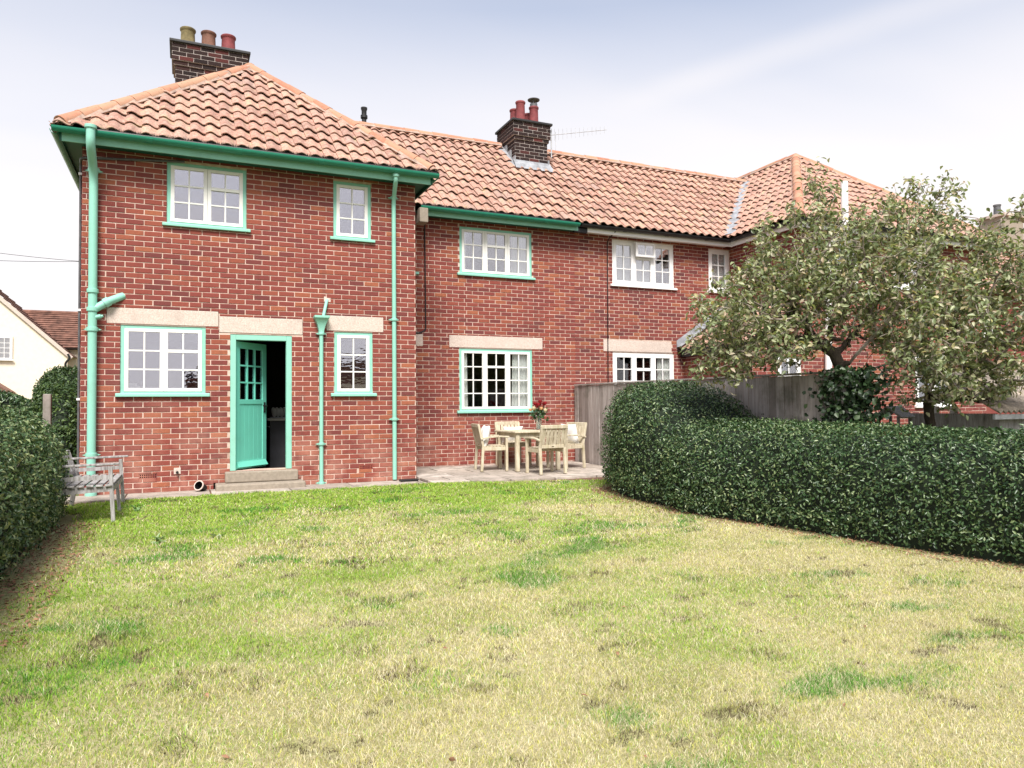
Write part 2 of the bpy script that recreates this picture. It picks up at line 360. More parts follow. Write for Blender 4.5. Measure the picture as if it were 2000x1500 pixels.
def leaf_cloud(P, Nrm, size, ratio=.42, jitter=1.0, fold=.25, seed=0):
    """many folded leaves (6 points, 4 triangles each) at P, roughly facing Nrm"""
    r = np.random.default_rng(seed); n = len(P)
    nr = Nrm + jitter*r.normal(size=(n, 3)); nr /= np.linalg.norm(nr, axis=1)[:, None]
    t = r.normal(size=(n, 3)); t -= nr*(t*nr).sum(1)[:, None]; t /= np.linalg.norm(t, axis=1)[:, None]
    b = np.cross(nr, t); Ls = (size*r.uniform(.65, 1.25, n))[:, None]; W = Ls*ratio
    v0 = P; v1 = P + t*Ls*.4 + b*W*.5 + nr*W*fold; v2 = P + t*Ls - nr*Ls*.1; v3 = P + t*Ls*.4 - b*W*.5 + nr*W*fold
    v4 = P + t*Ls*.75 + b*W*.33 + nr*W*fold*.5; v5 = P + t*Ls*.75 - b*W*.33 + nr*W*fold*.5
    m1 = P + t*Ls*.5
    V = np.stack([v0, v1, v4, v2, v5, v3, m1], 1).reshape(-1, 3)
    q = np.arange(n)[:, None]*7
    idx = np.concatenate([q+np.array([[0,1,6]]), q+np.array([[1,2,6]]), q+np.array([[2,3,6]]), q+np.array([[3,4,6]]), q+np.array([[4,5,6]]), q+np.array([[5,0,6]])], 1).reshape(-1)
    rn = np.repeat(r.random(n), 7)
    return V, np.full(n*6, 3), idx, rn

# ------------------------------------------------------------------ ground
def gz(x, y): return -0.028*np.clip(10.7-np.asarray(y, float), 0, 24)
ys = [-400, -60, -13.3, 0, 5, 10.7, 14, 30, 100, 700]; xs = [-600, -60, -10, 0, 10, 60, 600]
mb = MB(); mb.V = [(x, y, float(gz(x, y))-.03) for y in ys for x in xs]
mb.F = [(j*7+i, j*7+i+1, (j+1)*7+i+1, (j+1)*7+i) for j in range(len(ys)-1) for i in range(6)]
structure('ground', mb, 'ground')
def edge_y(x):      # where the grass meets the path and the patio
    return np.interp(x, [-1.6, -.6, .8, 3.1, 3.5, 4.7, 6.3, 7.2], [10.42, 10.64, 10.72, 10.70, 10.72, 10.45, 10.0, 9.75])
HY = [0, 2, 3.8, 4.3, 4.95, 6.0, 6.7, 7.2, 7.45, 7.8, 8.2, 8.6, 9.1, 9.45, 9.7]
HXL = [6.95, 6.62, 6.25, 6.08, 5.88, 5.62, 5.35, 5.24, 5.38, 5.30, 5.28, 5.36, 5.52, 5.8, 6.25]
HZT = [.86, .86, .88, .90, .92, .94, .955, .96, .98, 1.28, 1.45, 1.49, 1.42, 1.18, .75]
def hedge_xl(y): return np.interp(y, HY, HXL)
def lhedge_x(y): return np.interp(y, [2, 5, 6.4, 7.45, 8.6, 9.6, 9.9], [-1.15, -1.22, -1.22, -1.19, -1.2, -1.26, -1.5])
mb = MB(); yy = np.linspace(0.2, 11.0, 37); xx = np.linspace(-3.2, 7.4, 33)
for y in yy:
    for x in xx:
        yv = min(y, float(edge_y(x)) + .08); mb.V.append((x, yv, float(gz(x, yv)) + .004))
nx = len(xx); mb.F = [(j*nx+i, j*nx+i+1, (j+1)*nx+i+1, (j+1)*nx+i) for j in range(len(yy)-1) for i in range(nx-1)]
structure('lawn', mb, 'lawn_thatch')

def build_grass():
    V, Ctot = [], []
    bands = [(1.4, 3.4, 25000, .0025), (3.4, 6.0, 14000, .0034), (6.0, 8.5, 5600, .0065), (8.5, 10.9, 3900, .0098)]
    for y0, y1, dens, wd in bands:
        x0, x1 = -1.5, 6.6; n = int((x1-x0)*(y1-y0)*dens)
        x = rng.uniform(x0, x1, n); y = rng.uniform(y0, y1, n)
        az = np.degrees(np.arctan2(x, y)); ok = (az > -15) & (az < 66)
        ok &= y < edge_y(x) + .10*(vnoise(x*7, y*3, 5) - .55) + .02
        dR = hedge_xl(y) - x; dL = x - lhedge_x(y)
        lit = np.clip(np.minimum(dR + .05, dL + .02)/.28, 0, 1)          # thin out where bare soil shows at the hedge foot
        near_left = np.clip(1-np.abs(y-7.2)/2.5, 0, 1); lit = np.minimum(lit, np.clip((dL - .12)/(.12 + .5*near_left), 0, 1))
        near_end = np.hypot(x-5.75, (y-9.0)*.8); lit = np.minimum(lit, np.clip((near_end-.3)/.5, 0, 1))
        ok &= rng.random(n) < lit
        bare = fbm(x*4.6+4, y*6.4, 31, 5); ok &= ~((bare > .745) & (rng.random(n) < .55))
        x, y = x[ok], y[ok]; n = len(x)
        tuft = fbm(x*3.1, y*4.2, 3); big = fbm(x*.62+3, y*.85+1, 9); mid = fbm(x*1.5+9, y*2.3, 17)
        # greener near the house and along the left, straw in the middle
        green = .20 - .13*np.clip((5.5-y)/2, 0, 1)*np.clip((x-.6)/1.2, 0, 1) + .80*np.clip((y-6.6)/3.0, 0, 1)**1.1 + .62*np.clip(1-(x+.9)/2.8, 0, 1)*np.clip((y-2.2)/1.8, 0, 1)
        green += 1.3*(big-.5) + 1.3*(mid-.5)
        patch = .8*np.clip((fbm(x*1.7+20, y*2.6+7, 41, 5)-.60)/.16, 0, 1)
        pg = np.clip(green, .05, .93); u = rng.random(n); isg = u < pg
        straw = np.array([.68,.58,.33]); pale = np.array([.86,.79,.58]); olive = np.array([.47,.57,.11]); grn = np.array([.24,.50,.045]); dk = np.array([.10,.31,.045])
        a = rng.random(n)[:, None]
        c = np.where(isg[:, None], olive*(1-a) + grn*a, straw*(1-a**.7) + pale*a**.7)
        a2 = rng.random(n)[:, None]; c = np.where(((patch > rng.random(n)) & (u < .85))[:, None], dk*(1-a2*.5) + grn*a2*.5, c)
        yg = rng.random(n) < .26; c = np.where((yg & ~isg & (patch < .5))[:, None], np.array([.66,.65,.18]), c)
        spot = fbm(x*4.6+4, y*6.4, 31, 5); brown = ((spot > .735) & (rng.random(n) < .85)) | ((tuft > .72) & (rng.random(n) < .25)); c = np.where(brown[:, None], np.array([.13,.095,.06]), c)
        c *= rng.uniform(.55, 1.25, n)[:, None]; c = np.minimum(c, .92)
        h = (.011 + .019*rng.random(n)**1.5)*(.6 + .9*tuft)*np.interp(y, [2, 8], [.9, 1.25]) * (1 + .5*patch)
        th = rng.uniform(0, 2*PI, n); lean = rng.uniform(.2, 1.25, n); ph = rng.uniform(0, 2*PI, n)
        bx, by = np.cos(th), np.sin(th); lx, ly = np.cos(ph)*lean, np.sin(ph)*lean; ww = wd*rng.uniform(.6, 1.2, n)
        z = gz(x, y) + .002
        base = np.stack([x, y, z], 1); side = np.stack([bx*ww/2, by*ww/2, np.zeros(n)], 1)
        m_ = base + np.stack([lx*h*.35, ly*h*.35, h*.62], 1); tip = base + np.stack([lx*h*1.1, ly*h*1.1, h*.95], 1)
        V.append(np.stack([base-side, base+side, m_+side*.8, tip, m_-side*.8], 1).reshape(-1, 3)); Ctot.append(np.repeat(np.concatenate([c, np.ones((n,1))], 1), 5, 0))
    V = np.concatenate(V); Cc = np.concatenate(Ctot); n = len(V)//5; q = np.arange(n)[:, None]*5
    idx = np.concatenate([q+np.array([[0,1,2,4]]), q+np.array([[4,2,3]])], 1).reshape(-1); sizes = np.tile([4, 3], n)
    me = np_mesh('grass', V, sizes, idx, 'grass_blade', {'col': ('FLOAT_COLOR', Cc)})
    o = link('grass', me, None); o['kind'] = 'stuff'; tag(o, 'short patchy lawn grass, straw yellow with green tufts', 'grass')
build_grass()

def litter(n, xf, y0, y1, x_lo, x_hi):
    y = rng.uniform(y0, y1, n); x = xf(y) + rng.uniform(x_lo, x_hi, n)**1.0
    P = np.stack([x, y, gz(x, y) + rng.uniform(.005, .022, n)], 1)
    return P
P = np.concatenate([litter(2200, lhedge_x, 4.8, 9.0, -.15, .42), litter(2600, hedge_xl, 3.0, 9.3, -.22, .22)])
a_ = rng.uniform(0, 2*PI, 500); r_ = rng.uniform(0, .5, 500); P = np.concatenate([P, np.stack([5.72+np.cos(a_)*r_, 9.15+np.sin(a_)*r_*1.1, gz(0, 9.1)+rng.uniform(.005, .02, 500)], 1)])
xs_ = rng.uniform(-1, 5.6, 110); ys_ = rng.uniform(2, 10.3, 110); P = np.concatenate([P, np.stack([xs_, ys_, gz(xs_, ys_)+.025], 1)])
V, sz, idx, rn = leaf_cloud(P, np.tile([0, 0, 1.0], (len(P), 1)), .032, .5, .35, .2, 5)
o = link('leaf_litter', np_mesh('leaf_litter', V, sz, idx, 'litter', {'rnd': ('FLOAT', rn)}), None); o['kind'] = 'stuff'
tag(o, 'dry brown leaves and bare soil at the hedge feet', 'leaf litter')

for i, (x, y, lab, n_) in enumerate(((-.20, 7.64, 'pale leafy weed in the lawn nearest the bench', 26), (.31, 7.67, 'pale leafy weed in the lawn in front of the door', 16), (-.48, 9.66, 'pale leafy weed in the grass beside the bench', 22))):
    a_ = rng.uniform(0, 2*PI, n_); P = np.stack([.03*np.cos(a_), .03*np.sin(a_), rng.uniform(.004, .03, n_)], 1)*(2.2 if n_ > 40 else 1)
    V, sz, idx, rn = leaf_cloud(P, np.stack([np.cos(a_)*.7, np.sin(a_)*.7, np.ones(n_)], 1), .085, .3, .35, .25, 300+i)
    o = link('weed', np_mesh('weed', V, sz, idx, 'privet_leaf' if n_ > 40 else 'weed_leaf', {'rnd': ('FLOAT', rn)}), None); o.location = (x, y, float(gz(x, y))); tag(o, lab, 'weed', 'weeds in the lawn')

# ------------------------------------------------------------------ brickwork
COURSE, STRETCH = .075, .235
def subtract(rects, hole):
    out = []
    hx0, hx1, hz0, hz1 = hole
    for x0, x1, z0, z1 in rects:
        if x1 <= hx0 or x0 >= hx1 or z1 <= hz0 or z0 >= hz1: out.append((x0, x1, z0, z1)); continue
        if x0 < hx0: out.append((x0, hx0, z0, z1))
        if x1 > hx1: out.append((hx1, x1, z0, z1))
        a, b = max(x0, hx0), min(x1, hx1)
        if z0 < hz0: out.append((a, b, z0, hz0))
        if z1 > hz1: out.append((a, b, hz1, z1))
    return [r for r in out if r[1]-r[0] > .028 and r[3]-r[2] > .022]
def brick_shape(wd, ht, jit=0.0):
    c = .004; a, b = wd/2, ht/2
    j = lambda: random.uniform(-jit, jit)
    vs = [(s*a, .025, t*b) for s, t in ((-1,-1),(1,-1),(1,1),(-1,1))]
    vs += [(s*a+j(), -.0035, t*b+j()) for s, t in ((-1,-1),(1,-1),(1,1),(-1,1))]
    vs += [(s*(a-c)+j(), -.0065, t*(b-c)+j()) for s, t in ((-1,-1),(1,-1),(1,1),(-1,1))]
    fs = [(8,9,10,11)] + [(4+i, 4+(i+1) % 4, 8+(i+1) % 4, 8+i) for i in range(4)] + [(i, (i+1) % 4, 4+(i+1) % 4, 4+i) for i in range(4)]
    return vs, fs
BR_MESH = {}
class Wall:
    """a brick wall: local a runs along the wall, n out of its face"""
    def __init__(s, house, name, origin, da, dn, length, height, holes, mat='brick', mortar='mortar', thick=.28, z0=0.0, top=None, shade=lambda a, z: True, pitch=STRETCH, course=COURSE, off=0.0):
        s.o = Vector(origin); s.da = Vector(da); s.dn = Vector(dn); s.mat = mat; s.bricks = []; s.seen = shade
        xsn = sorted({0, length, *[v for h in holes for v in h[:2] if 0 < v < length]}); zsn = sorted({z0, height, *[v for h in holes for v in h[2:] if z0 < v < height]})
        solid = lambda i, k: 0 <= i < len(xsn)-1 and 0 <= k < len(zsn)-1 and not any(h[0]-1e-6 <= xsn[i] and xsn[i+1] <= h[1]+1e-6 and h[2]-1e-6 <= zsn[k] and zsn[k+1] <= h[3]+1e-6 for h in holes)
        mb = MB(); P = lambda a, n, z: s.o + s.da*a + s.dn*n + Vector((0, 0, z))
        def quad(*p): mb.add(p, [(0, 1, 2, 3)])
        for i in range(len(xsn)-1):
            for k in range(len(zsn)-1):
                if not solid(i, k): continue
                a0, a1, b0, b1 = xsn[i], xsn[i+1], zsn[k], zsn[k+1]
                quad(P(a0,0,b0), P(a1,0,b0), P(a1,0,b1), P(a0,0,b1)); quad(P(a1,-thick,b0), P(a0,-thick,b0), P(a0,-thick,b1), P(a1,-thick,b1))
                if not solid(i-1, k): quad(P(a0,-thick,b0), P(a0,0,b0), P(a0,0,b1), P(a0,-thick,b1))
                if not solid(i+1, k): quad(P(a1,0,b0), P(a1,-thick,b0), P(a1,-thick,b1), P(a1,0,b1))
                if not solid(i, k-1): quad(P(a0,-thick,b0), P(a1,-thick,b0), P(a1,0,b0), P(a0,0,b0))
                if not solid(i, k+1): quad(P(a0,0,b1), P(a1,0,b1), P(a1,-thick,b1), P(a0,-thick,b1))
        s.obj = part(name, mb, mortar, house)
        nc = int(math.ceil((height-z0)/course)); gap = .0118
        for k in range(nc):
            zb, zt = z0 + k*course + gap/2, min(z0 + (k+1)*course - gap/2, height)
            a = off - (pitch/2 if k % 2 else 0) - pitch*2; pos = -1
            while a < length:
                wd = pitch
                # a run of headers / closers in the middle of the wall, as the real bond shows
                pos += 1
                if pos == 8: wd = pitch*.70
                r = [(max(a+gap/2+random.uniform(-.0015,.0015), 0.0), min(a+wd-gap/2, length), zb, zt)]; a += wd
                if r[0][1]-r[0][0] < .03: continue
                for h in holes: r = subtract(r, h)
                if top: r = [q for q in r if top((q[0]+q[1])/2) > q[3]-.01]
                s.bricks += r
    def world(s, r):
        return s.o + s.da*((r[0]+r[1])/2) + Vector((0, 0, (r[2]+r[3])/2))
    def size_in_view(s, r):
        p = s.world(r); d = Vector(CAM) - p; l = d.length
        if not s.seen((r[0]+r[1])/2, (r[2]+r[3])/2): return 0
        return (r[1]-r[0])*(r[3]-r[2])*max(0, d.dot(s.dn))/l**3
def lay_bricks(house, walls, limit=300):
    allb = sorted(((w_.size_in_view(r), i, j) for i, w_ in enumerate(walls) for j, r in enumerate(w_.bricks)), reverse=True)
    chosen = {(i, j) for v, i, j in allb[:limit] if v > 0}
    rest = {}
    for i, w_ in enumerate(walls):
        R = Matrix((w_.da, -w_.dn, Vector((0, 0, 1)))).transposed()
        for j, r in enumerate(w_.bricks):
            p = w_.world(r) + w_.dn*random.uniform(-.0025, .0025)
            if (i, j) in chosen:
                key = (round(r[1]-r[0], 2), round(r[3]-r[2], 3), w_.mat)
                if key not in BR_MESH:
                    m = MB(); vs, fs = brick_shape(key[0], key[1], .0012); m.add(vs, fs); BR_MESH[key] = m.mesh('brick'); BR_MESH[key].materials.append(MAT[w_.mat])
                o = bpy.data.objects.new('brick', BR_MESH[key]); COL.objects.link(o); o.parent = w_.obj
                o.location = p; o.rotation_euler = (R @ Matrix.Rotation(random.uniform(-.004, .004), 3, 'Y')).to_euler()
            else:
                vs, fs = brick_shape(r[1]-r[0], r[3]-r[2], .0015)
                rest.setdefault(w_.mat, MB()).add([p + R @ Vector(v) for v in vs], fs)
    for m_, mb in rest.items(): part('brickwork', mb, m_, house, kind='stuff')

# ------------------------------------------------------------------ windows
def window(house, y, x0, x1, z0, z1, lights, frame='green_paint', sash='white_paint', gmat='glass_sky', fw=.055, sill=True, rail=.042, bar=.02, sw=.05, name='window', sill_mat=None):
    """lights: list of (columns, rows, transom) side by side; transom = rows above a thicker opening-light rail"""
    wo = part(name, MB().box(x0, x0+fw, y+.012, y+.10, z0, z1).box(x1-fw, x1, y+.012, y+.10, z0, z1).box(x0+fw, x1-fw, y+.012, y+.10, z1-fw, z1).box(x0+fw, x1-fw, y+.012, y+.10, z0, z0+fw*.6), frame, house, bevel=.004)
    if sill:
        s_ = MB(); s_.V = [(x0-.055, y-.055, z0-.045), (x1+.055, y-.055, z0-.045), (x1+.055, y+.0115, z0-.045), (x0-.055, y+.0115, z0-.045), (x0-.055, y-.055, z0-.008), (x1+.055, y-.055, z0-.008), (x1+.055, y+.0115, z0+.012), (x0-.055, y+.0115, z0+.012)]
        s_.F = [(0,3,2,1),(4,5,6,7),(0,1,5,4),(1,2,6,5),(2,3,7,6),(3,0,4,7)]; part('sill', s_, sill_mat or frame, wo, bevel=.004)
    xi0, xi1, zi0, zi1 = x0+fw-.006, x1-fw+.006, z0+fw*.6-.004, z1-fw+.006; n = len(lights); W = (xi1-xi0)/n
    yf, yb = y+.004, y+.052
    for k, (nc, nr, tr) in enumerate(lights):
        a0, a1 = xi0 + k*W + .0015, xi0 + (k+1)*W - .0015; cs = MB()
        cs.box(a0, a0+sw, yf, yb, zi0, zi1).box(a1-sw, a1, yf, yb, zi0, zi1).box(a0+sw, a1-sw, yf, yb, zi1-rail, zi1).box(a0+sw, a1-sw, yf, yb, zi0, zi0+rail*1.1)
        part('casement', cs, sash, wo, bevel=.003)
        g0, g1, h0, h1 = a0+sw, a1-sw, zi0+rail*1.1, zi1-rail; pw = (g1-g0)/nc; ph = (h1-h0)/nr
        for c in range(1, nc): part('glazing_bar', MB().box(g0+c*pw-bar/2, g0+c*pw+bar/2, yf+.008, yb-.01, h0, h1), sash, wo)
        for r in range(1, nr):
            th = bar; yo = yf+.0095
            if tr and r == nr-tr: th = rail; yo = yf-.006
            part('glazing_bar' if th == bar else 'transom', MB().box(g0, g1, yo, yb-.0115, h0+r*ph-th/2, h0+r*ph+th/2), sash, wo)
        for c in range(nc):
            for r in range(nr):
                p = part('pane', MB().box(-pw/2, pw/2, -.002, .002, -ph/2, ph/2), gmat, wo)
                p.location = (g0+(c+.5)*pw, y+.030, h0+(r+.5)*ph); p.rotation_euler = (random.uniform(-.006, .006), 0, random.uniform(-.006, .006))
    return wo
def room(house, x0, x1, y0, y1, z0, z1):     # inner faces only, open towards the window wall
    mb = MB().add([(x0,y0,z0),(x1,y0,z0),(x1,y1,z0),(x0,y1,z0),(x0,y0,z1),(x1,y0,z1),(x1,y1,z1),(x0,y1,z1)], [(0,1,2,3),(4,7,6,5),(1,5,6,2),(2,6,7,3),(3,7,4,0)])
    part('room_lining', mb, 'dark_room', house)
def curtain(house, x0, x1, y, z0, z1, folds, gather=0.0):
    n = folds*8; mb = MB()
    for k in range(2):
        for i in range(n+1):
            t_ = i/n; x = x0 + (x1-x0)*t_ + (gather*(t_-.5) if k else 0); mb.V.append((x, y + .012*math.sin(t_*folds*2*PI) + .005*math.sin(t_*folds*5.1), z0 if k == 0 else z1))
    mb.F = [(i, i+1, n+2+i, n+1+i) for i in range(n)]; part('curtain', mb, 'curtain', house, 60)

# ------------------------------------------------------------------ pantiled roofs
TW, TG, TL = .205, .32, .385
def tile_profile(n=9):
    pts = []
    for i in range(n):
        t_ = i/(n-1); x = -.02 + t_*(TW+.03)
        pts.append((x, .026*math.sin((t_*.98+.02)*2*PI - .35) ))
    return pts
TP = tile_profile()
def tile_faces():
    """polygons of one pantile in (a along eave, s up the slope, n out)"""
    th = .014; lift = .042; fs = []
    f = lambda i, s, lo: (TP[i][0], s, TP[i][1] + lift*(1-s/TL) + .03 - (th if lo else 0))
    for i in range(len(TP)-1):
        fs.append([f(i,0,0), f(i+1,0,0), f(i+1,TL,0), f(i,TL,0)])
        fs.append([f(i,0,1), f(i+1,0,1), f(i+1,0,0), f(i,0,0)])
        fs.append([f(i,TL,1), f(i+1,TL,1), f(i+1,0,1), f(i,0,1)])
    e_ = len(TP)-1
    fs.append([f(0,0,1), f(0,0,0), f(0,TL,0), f(0,TL,1)]); fs.append([f(e_,0,0), f(e_,0,1), f(e_,TL,1), f(e_,TL,0)])
    return fs
TF = tile_faces()
TILE_MESH = None
def faces_to_mb(fs, mb=None):
    mb = mb or MB(); idx = {}
    for p in fs:
        ids = []
        for v in p:
            k = (round(v[0], 5), round(v[1], 5), round(v[2], 5))
            if k not in idx: idx[k] = len(mb.V); mb.V.append(v)
            ids.append(idx[k])
        if len(set(ids)) > 2: mb.F.append(tuple(dict.fromkeys(ids)))
    return mb
def clip(poly, A, B, C_):        # keep A*a + B*s <= C
    out = []
    for i in range(len(poly)):
        p, q = poly[i], poly[(i+1) % len(poly)]; dp, dq = A*p[0]+B*p[1]-C_, A*q[0]+B*q[1]-C_
        if dp <= 0: out.append(p)
        if (dp < 0 < dq) or (dq < 0 < dp):
            t_ = dp/(dp-dq); out.append(tuple(p[k] + (q[k]-p[k])*t_ for k in range(3)))
    return out
class Slope:
    """one roof face: origin at an eave corner, a along the eave, u up the slope, n out"""
    def __init__(s, o, a, u, n, length, rise, cuts, vis=lambda p: True, first=-.02, jitter=.008):
        s.o, s.a, s.u, s.n = Vector(o), Vector(a).normalized(), Vector(u).normalized(), Vector(n).normalized(); s.tiles = []; s.vis = vis
        for r in range(int(rise/TG)+2):
            for c in range(-1, int(length/TW)+2):
                a0, s0 = c*TW, first + r*TG
                ctr = (a0+TW/2, s0+TL/2); inside = True; need = []
                for A, B, C_ in cuts:
                    vals = [A*(a0+i*TW) + B*(s0+j*TL) - C_ for i in (-.1, 1.1) for j in (0, 1)]
                    if min(vals) > 0: inside = False
                    elif max(vals) > 0: need.append((A, B, C_))
                if inside: s.tiles.append((a0 , s0 + random.uniform(-jitter, jitter), need, random.uniform(-jitter, jitter)*1.2, random.uniform(-.012, .012)))
    def view_size(s, t_):
        if t_[2]: return 0
        p = s.o + s.a*(t_[0]+TW/2) + s.u*(t_[1]+TL/2)
        if not s.vis(p): return 0
        d = Vector(CAM)-p; return max(0, d.dot(s.n))/d.length**3
def lay_tiles(house, roof, slopes, limit=300):
    global TILE_MESH
    if TILE_MESH is None: TILE_MESH = faces_to_mb(TF).mesh('tile', 50); TILE_MESH.materials.append(MAT['pantile'])
    order = sorted(((s.view_size(t_), i, j) for i, s in enumerate(slopes) for j, t_ in enumerate(s.tiles)), reverse=True)
    chosen = {(i, j) for v, i, j in order[:limit] if v > 0}; rest = MB()
    for i, s in enumerate(slopes):
        R = Matrix((s.a, s.u, s.n)).transposed()
        for j, (a0, s0, need, dn, tw) in enumerate(s.tiles):
            base = s.o + s.a*a0 + s.u*s0 + s.n*dn; Rt = R @ Matrix.Rotation(tw, 3, 'Z')
            if (i, j) in chosen:
                o = bpy.data.objects.new('tile', TILE_MESH); COL.objects.link(o); o.parent = roof; o.location = base; o.rotation_euler = Rt.to_euler()
            else:
                fs = [[(v[0]+a0, v[1]+s0, v[2]) for v in p] for p in TF]
                for A, B, C_ in need: fs = [q for q in (clip(p, A, B, C_) for p in fs) if len(q) > 2]
                fs = [[tuple(s.o + s.a*v[0] + s.u*v[1] + s.n*(v[2]+dn)) for v in p] for p in fs]
                faces_to_mb(fs, rest)
    part('pantiles', rest, 'pantile', roof, 50, kind='stuff')
def ridge_run(roof, p, q, r=.105, step=.31, start=0.0):
    p, q = Vector(p), Vector(q); d = (q-p); Ln = d.length; d.normalize(); side = d.cross(Vector((0,0,1))).normalized(); up = side.cross(d).normalized()
    n = int(Ln/step); seg = 9
    bed = MB(); bed.add([p - side*.125 - up*.035, p + side*.125 - up*.035, q + side*.125 - up*.035, q - side*.125 - up*.035, p - side*.06 + up*.055, p + side*.06 + up*.055, q + side*.06 + up*.055, q - side*.06 + up*.055], [(0,3,2,1),(4,5,6,7),(0,1,5,4),(1,2,6,5),(2,3,7,6),(3,0,4,7)])
    part('bedding', bed, 'bedding', roof)
    me = None
    for k in range(n):
        if me is None:
            mb = MB(); th = .016
            for s0, rr in ((-.02, r*1.07), (step+.012, r*.93)):
                for q_ in (rr, rr-th):
                    for i in range(seg+1):
                        a = PI*(-.06 + 1.12*i/seg); mb.V.append((s0, math.cos(a)*q_, math.sin(a)*q_ - .035))
            m_ = seg+1
            for i in range(seg):
                mb.F += [(i, 2*m_+i, 2*m_+i+1, i+1), (m_+i, m_+i+1, 3*m_+i+1, 3*m_+i), (i, i+1, m_+i+1, m_+i), (2*m_+i, 3*m_+i, 3*m_+i+1, 2*m_+i+1)]
            mb.F += [(0, m_, 3*m_, 2*m_), (seg, 2*m_+seg, 3*m_+seg, m_+seg)]
            me = mb.mesh('ridge_tile', 50); me.materials.append(MAT['ridge_tile'])
        o = bpy.data.objects.new('ridge_tile', me); COL.objects.link(o); o.parent = roof
        R = Matrix((d, -side, up)).transposed() @ Matrix.Rotation(random.uniform(-.02, .02), 3, 'Z') @ Matrix.Rotation(random.uniform(-.05, .05), 3, 'X') @ Matrix.Rotation(-.035, 3, 'Y')
        o.location = p + d*(step*k*Ln/(n*step)) + up*random.uniform(-.004, .010); o.rotation_euler = R.to_euler(); o.scale = (Ln/(n*step), 1, 1)
def gutter_run(house, p, q, mat, r=.058, joints=True, name='gutter'):
    p, q = Vector(p), Vector(q); d = (q-p).normalized(); side = d.cross(Vector((0,0,1))).normalized(); mb = MB(); seg = 10; th = .006
    ring = []
    for rr in (r, r-th):
        for i in range(seg+1):
            a = PI + PI*i/seg; ring.append((math.cos(a)*rr, math.sin(a)*rr))
    m_ = seg+1
    for e_ in (p, q): mb.V += [e_ + side*x + Vector((0,0,z)) for x, z in ring]
    for i in range(seg): mb.F += [(i, i+1, 2*m_+i+1, 2*m_+i), (m_+i+1, m_+i, 3*m_+i, 3*m_+i+1)]
    mb.F += [(0, 2*m_, 3*m_, m_), (seg, m_+seg, 3*m_+seg, 2*m_+seg)]
    for b in (0, 2*m_):
        for i in range(seg): mb.F.append((b+i, b+m_+i, b+m_+i+1, b+i+1))
    g = part(name, mb, mat, house, 40)
    if joints:
        n = max(1, int((q-p).length/1.1))
        for k in range(1, n+1):
            j = MB()
            c = p + (q-p)*(k/(n+.6)); pts = [c + side*math.cos(PI+PI*i/8)*(r+.007) + Vector((0,0,math.sin(PI+PI*i/8)*(r+.007))) for i in range(9)]
            for i in range(8): j.add([pts[i]-d*.04, pts[i+1]-d*.04, pts[i+1]+d*.04, pts[i]+d*.04], [(0,1,2,3)])
            part('joint_collar', j, mat, g, 40)
    return g
def bristles(house, p, q, n, name='gutter_brush'):
    p, q = Vector(p), Vector(q); mb = MB(); d = (q-p)
    for k in range(n):
        c = p + d*random.random(); a = random.uniform(-.9, .9); l = random.uniform(.05, .085); dirn = Vector((random.uniform(-.4,.4), -math.sin(a)*.7-.1, math.cos(a))).normalized()
        s_ = Vector((.003, 0, 0)); mb.add([c-s_, c+s_, c+dirn*l], [(0,1,2)])
    mb.tube([p - Vector((0,0,.0)), q], .03, 8); o = part(name, mb, 'black_plastic', house, kind='stuff'); return o
def collar(parent, c, r, ears=True, mat='green_paint', ring=.035):
    mb = MB().lathe((c[0], c[1], c[2]-ring/2), [(r+.002, 0), (r+.016, .004), (r+.018, ring*.5), (r+.016, ring-.004), (r+.002, ring)], 16)
    if ears: mb.add([(c[0]-r-.055, c[1]+r*.6, c[2]), (c[0]-r, c[1]+r*.6-.012, c[2]+.018), (c[0]+r, c[1]+r*.6-.012, c[2]+.018), (c[0]+r+.055, c[1]+r*.6, c[2]), (c[0]+r, c[1]+r*.6-.012, c[2]-.018), (c[0]-r, c[1]+r*.6-.012, c[2]-.018),
                     (c[0]-r-.055, c[1]+r*.6+.02, c[2]), (c[0]-r, c[1]+r*.6+.02, c[2]+.018), (c[0]+r, c[1]+r*.6+.02, c[2]+.018), (c[0]+r+.055, c[1]+r*.6+.02, c[2]), (c[0]+r, c[1]+r*.6+.02, c[2]-.018), (c[0]-r, c[1]+r*.6+.02, c[2]-.018)],
                    [(5,4,3,2,1,0),(6,7,8,9,10,11)] + [(i, (i+1) % 6, (i+1) % 6+6, i+6) for i in range(6)])
    return part('collar', mb, mat, parent, 40)
def bend(pts, k=5, f=.35):                    # rounds the corners of a pipe path
    P = [Vector(p) for p in pts]; out = [P[0]]
    for i in range(1, len(P)-1):
        a, b, c = P[i-1], P[i], P[i+1]; l = min((a-b).length, (c-b).length)*f
        s_, e_ = b + (a-b).normalized()*l, b + (c-b).normalized()*l
        out += [(1-t_)**2*s_ + 2*t_*(1-t_)*b + t_*t_*e_ for t_ in [j/k for j in range(k+1)]]
    return out + [P[-1]]
def cable(parent, pts, r, mat='black_plastic', name='cable'): return part(name, MB().tube(bend(pts, 4, .3), r, 6), mat, parent, 60)

